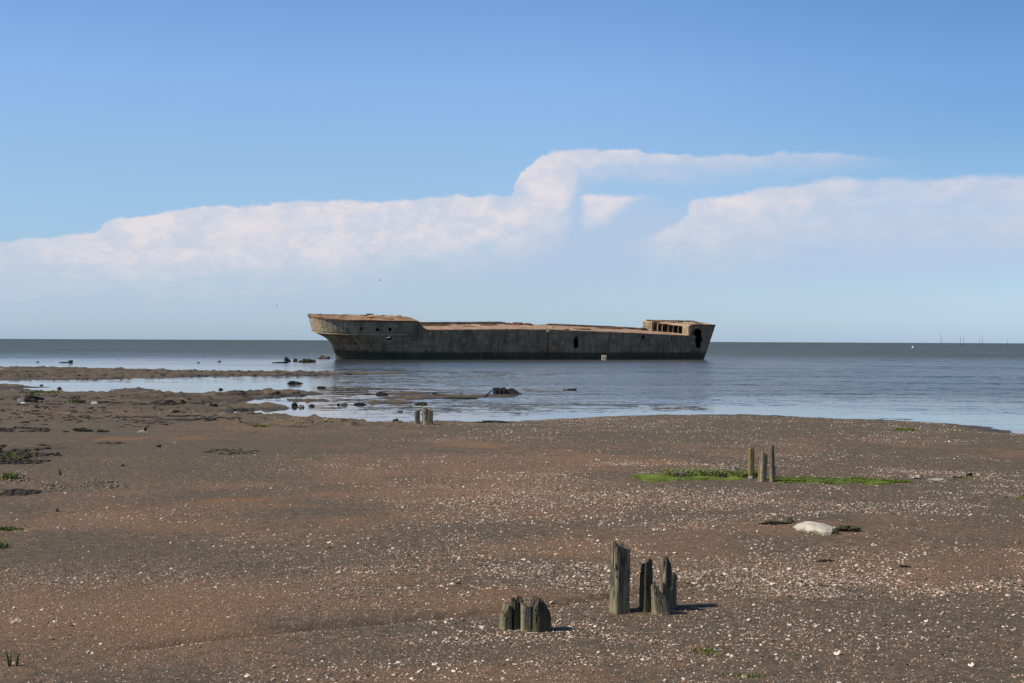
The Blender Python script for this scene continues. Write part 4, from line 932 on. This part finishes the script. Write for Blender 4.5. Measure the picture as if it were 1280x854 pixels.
def frag_mesh(x, y, size, name, tintp, flatn=.35):
    n = len(x); z = H(x, y); k = 7; ang = np.linspace(0, 2 * math.pi, k, endpoint=False)
    rad = size[:, None] * r.uniform(.55, 1.05, (n, k)); asp = r.uniform(.5, 1, n)[:, None]; rot = r.uniform(0, 6.28, n)[:, None]
    lx = rad * np.cos(ang); ly = rad * np.sin(ang) * asp
    gx_ = lx * np.cos(rot) - ly * np.sin(rot); gy_ = lx * np.sin(rot) + ly * np.cos(rot)
    tx = r.normal(0, .35, n)[:, None]; ty = r.normal(0, .35, n)[:, None]
    zz = z[:, None] + gx_ * tx + gy_ * ty + size[:, None] * .08
    top = np.c_[x, y, z + size * r.uniform(.3, .75, n)]
    V = np.concatenate([np.stack([x[:, None] + gx_, y[:, None] + gy_, zz], -1), top[:, None, :]], 1).reshape(-1, 3)
    I = np.arange(n)[:, None] * (k + 1)
    Fc = np.concatenate([I + [a, (a + 1) % k, k] for a in range(k)])
    ti = PAL[r.choice(len(PAL), n, p=tintp)] * r.uniform(.75, 1.1, (n, 1))
    return mesh_np(name, V, Fc, M_shell, True, {'tint': np.repeat(ti, k + 1, 0)})
X_, Y_ = [], []
for (n, a, b) in ((75000, 8, 16), (95000, 16, 30), (80000, 30, 56)):
    x, y = scatter(n, a, b); X_.append(x); Y_.append(y)
x = np.concatenate(X_); y = np.concatenate(Y_)
kp = (r.random(len(x)) < sdens(None, x, y) ** 1.5) & (H(x, y) > .05); x, y = x[kp], y[kp]
sz = np.clip(r.lognormal(math.log(.0095), .42, len(x)), .005, .022) * (1 + .012 * np.hypot(x, y))
o = link('shell_litter', frag_mesh(x, y, sz, 'shell_litter', [.2, .18, .16, .14, .12, .05, .08, .07])); tag(o, 'fine litter of broken pale and reddish shell bits over the whole beach', 'shell litter', None, 'stuff')
print('fragments', len(x))
X_, Y_ = [], []
for (n, a, b) in ((110000, 9, 17), (90000, 17, 32)):
    x, y = scatter(n, a, b, 23); X_.append(x); Y_.append(y)
x = np.concatenate(X_); y = np.concatenate(Y_)
kp = r.random(len(x)) < .35 + .65 * sstep(fbm(x, y, .4, 4, 131), -.4, .4); x, y = x[kp], y[kp]
sz = np.clip(r.lognormal(math.log(.0052), .35, len(x)), .003, .010) * (1 + .014 * np.hypot(x, y))
o = link('shell_grit', frag_mesh(x, y, sz, 'shell_grit', [.10, .05, .20, .26, .14, .15, .09, .01])); tag(o, 'reddish brown grit of crushed shell strewn over the beach', 'shell grit', None, 'stuff')
# the largest shells, each a thing of its own
def shellmesh(seed):
    rr = np.random.default_rng(seed); ns, nr_ = 22, 6; V = [(0, 0, .0)]; ti = []
    for j_ in range(1, nr_ + 1):
        f = j_ / nr_
        for i_ in range(ns):
            t_ = -2.25 + 4.5 * i_ / (ns - 1); ridge = .06 * math.cos(i_ * math.pi) * f
            rad = f * (1 - .12 * (t_ / 2.25) ** 4) * (1 + .04 * rr.normal())
            V.append((rad * math.cos(t_) * .95, rad * math.sin(t_) * .8, (.55 * math.sin(math.pi * (f * .78 + .06)) + ridge) * .62))
    V = np.array(V); V[:, 0] -= .4
    Fc = []
    for i_ in range(ns - 1): Fc.append((0, 1 + i_, 2 + i_))
    for j_ in range(nr_ - 1):
        for i_ in range(ns - 1):
            a = 1 + j_ * ns + i_; Fc.append((a, a + ns, a + ns + 1, a + 1))
    me = bpy.data.meshes.new('shell'); me.from_pydata(V.tolist(), [], Fc); me.polygons.foreach_set('use_smooth', [True] * len(Fc)); me.materials.append(M_shell)
    c = PAL[[0, 1, 7, 2, 6, 1][seed % 6]] * (1.0 if seed else 1)
    at_ = me.attributes.new('tint', 'FLOAT_COLOR', 'POINT'); at_.data.foreach_set('color', np.tile([*c, 1.0], len(V)).astype(np.float32))
    return me
SM = [shellmesh(s) for s in range(6)]
x, y = scatter(1500, 10.4, 19, 21); kp = r.random(len(x)) < sdens(None, x, y); x, y = x[kp][:280], y[kp][:280]; z = H(x, y)
proto = link('shell', SM[0]); tag(proto, 'palm-sized pale shell lying loose on the nearer sand, whole or nearly so', 'shell', 'larger whole shells on the nearer sand')
for i_ in range(len(x)):
    s = r.uniform(.018, .034) * (1 + .25 * (r.random() < .1)); o = proto if i_ == 0 else proto.copy()
    if i_: COL.objects.link(o); o.data = SM[i_ % 6]
    o.location = (x[i_], y[i_], z[i_] + .002); o.scale = (s, s, s); o.rotation_euler = (r.normal(0, .35), r.normal(0, .35), r.uniform(0, 6.28))
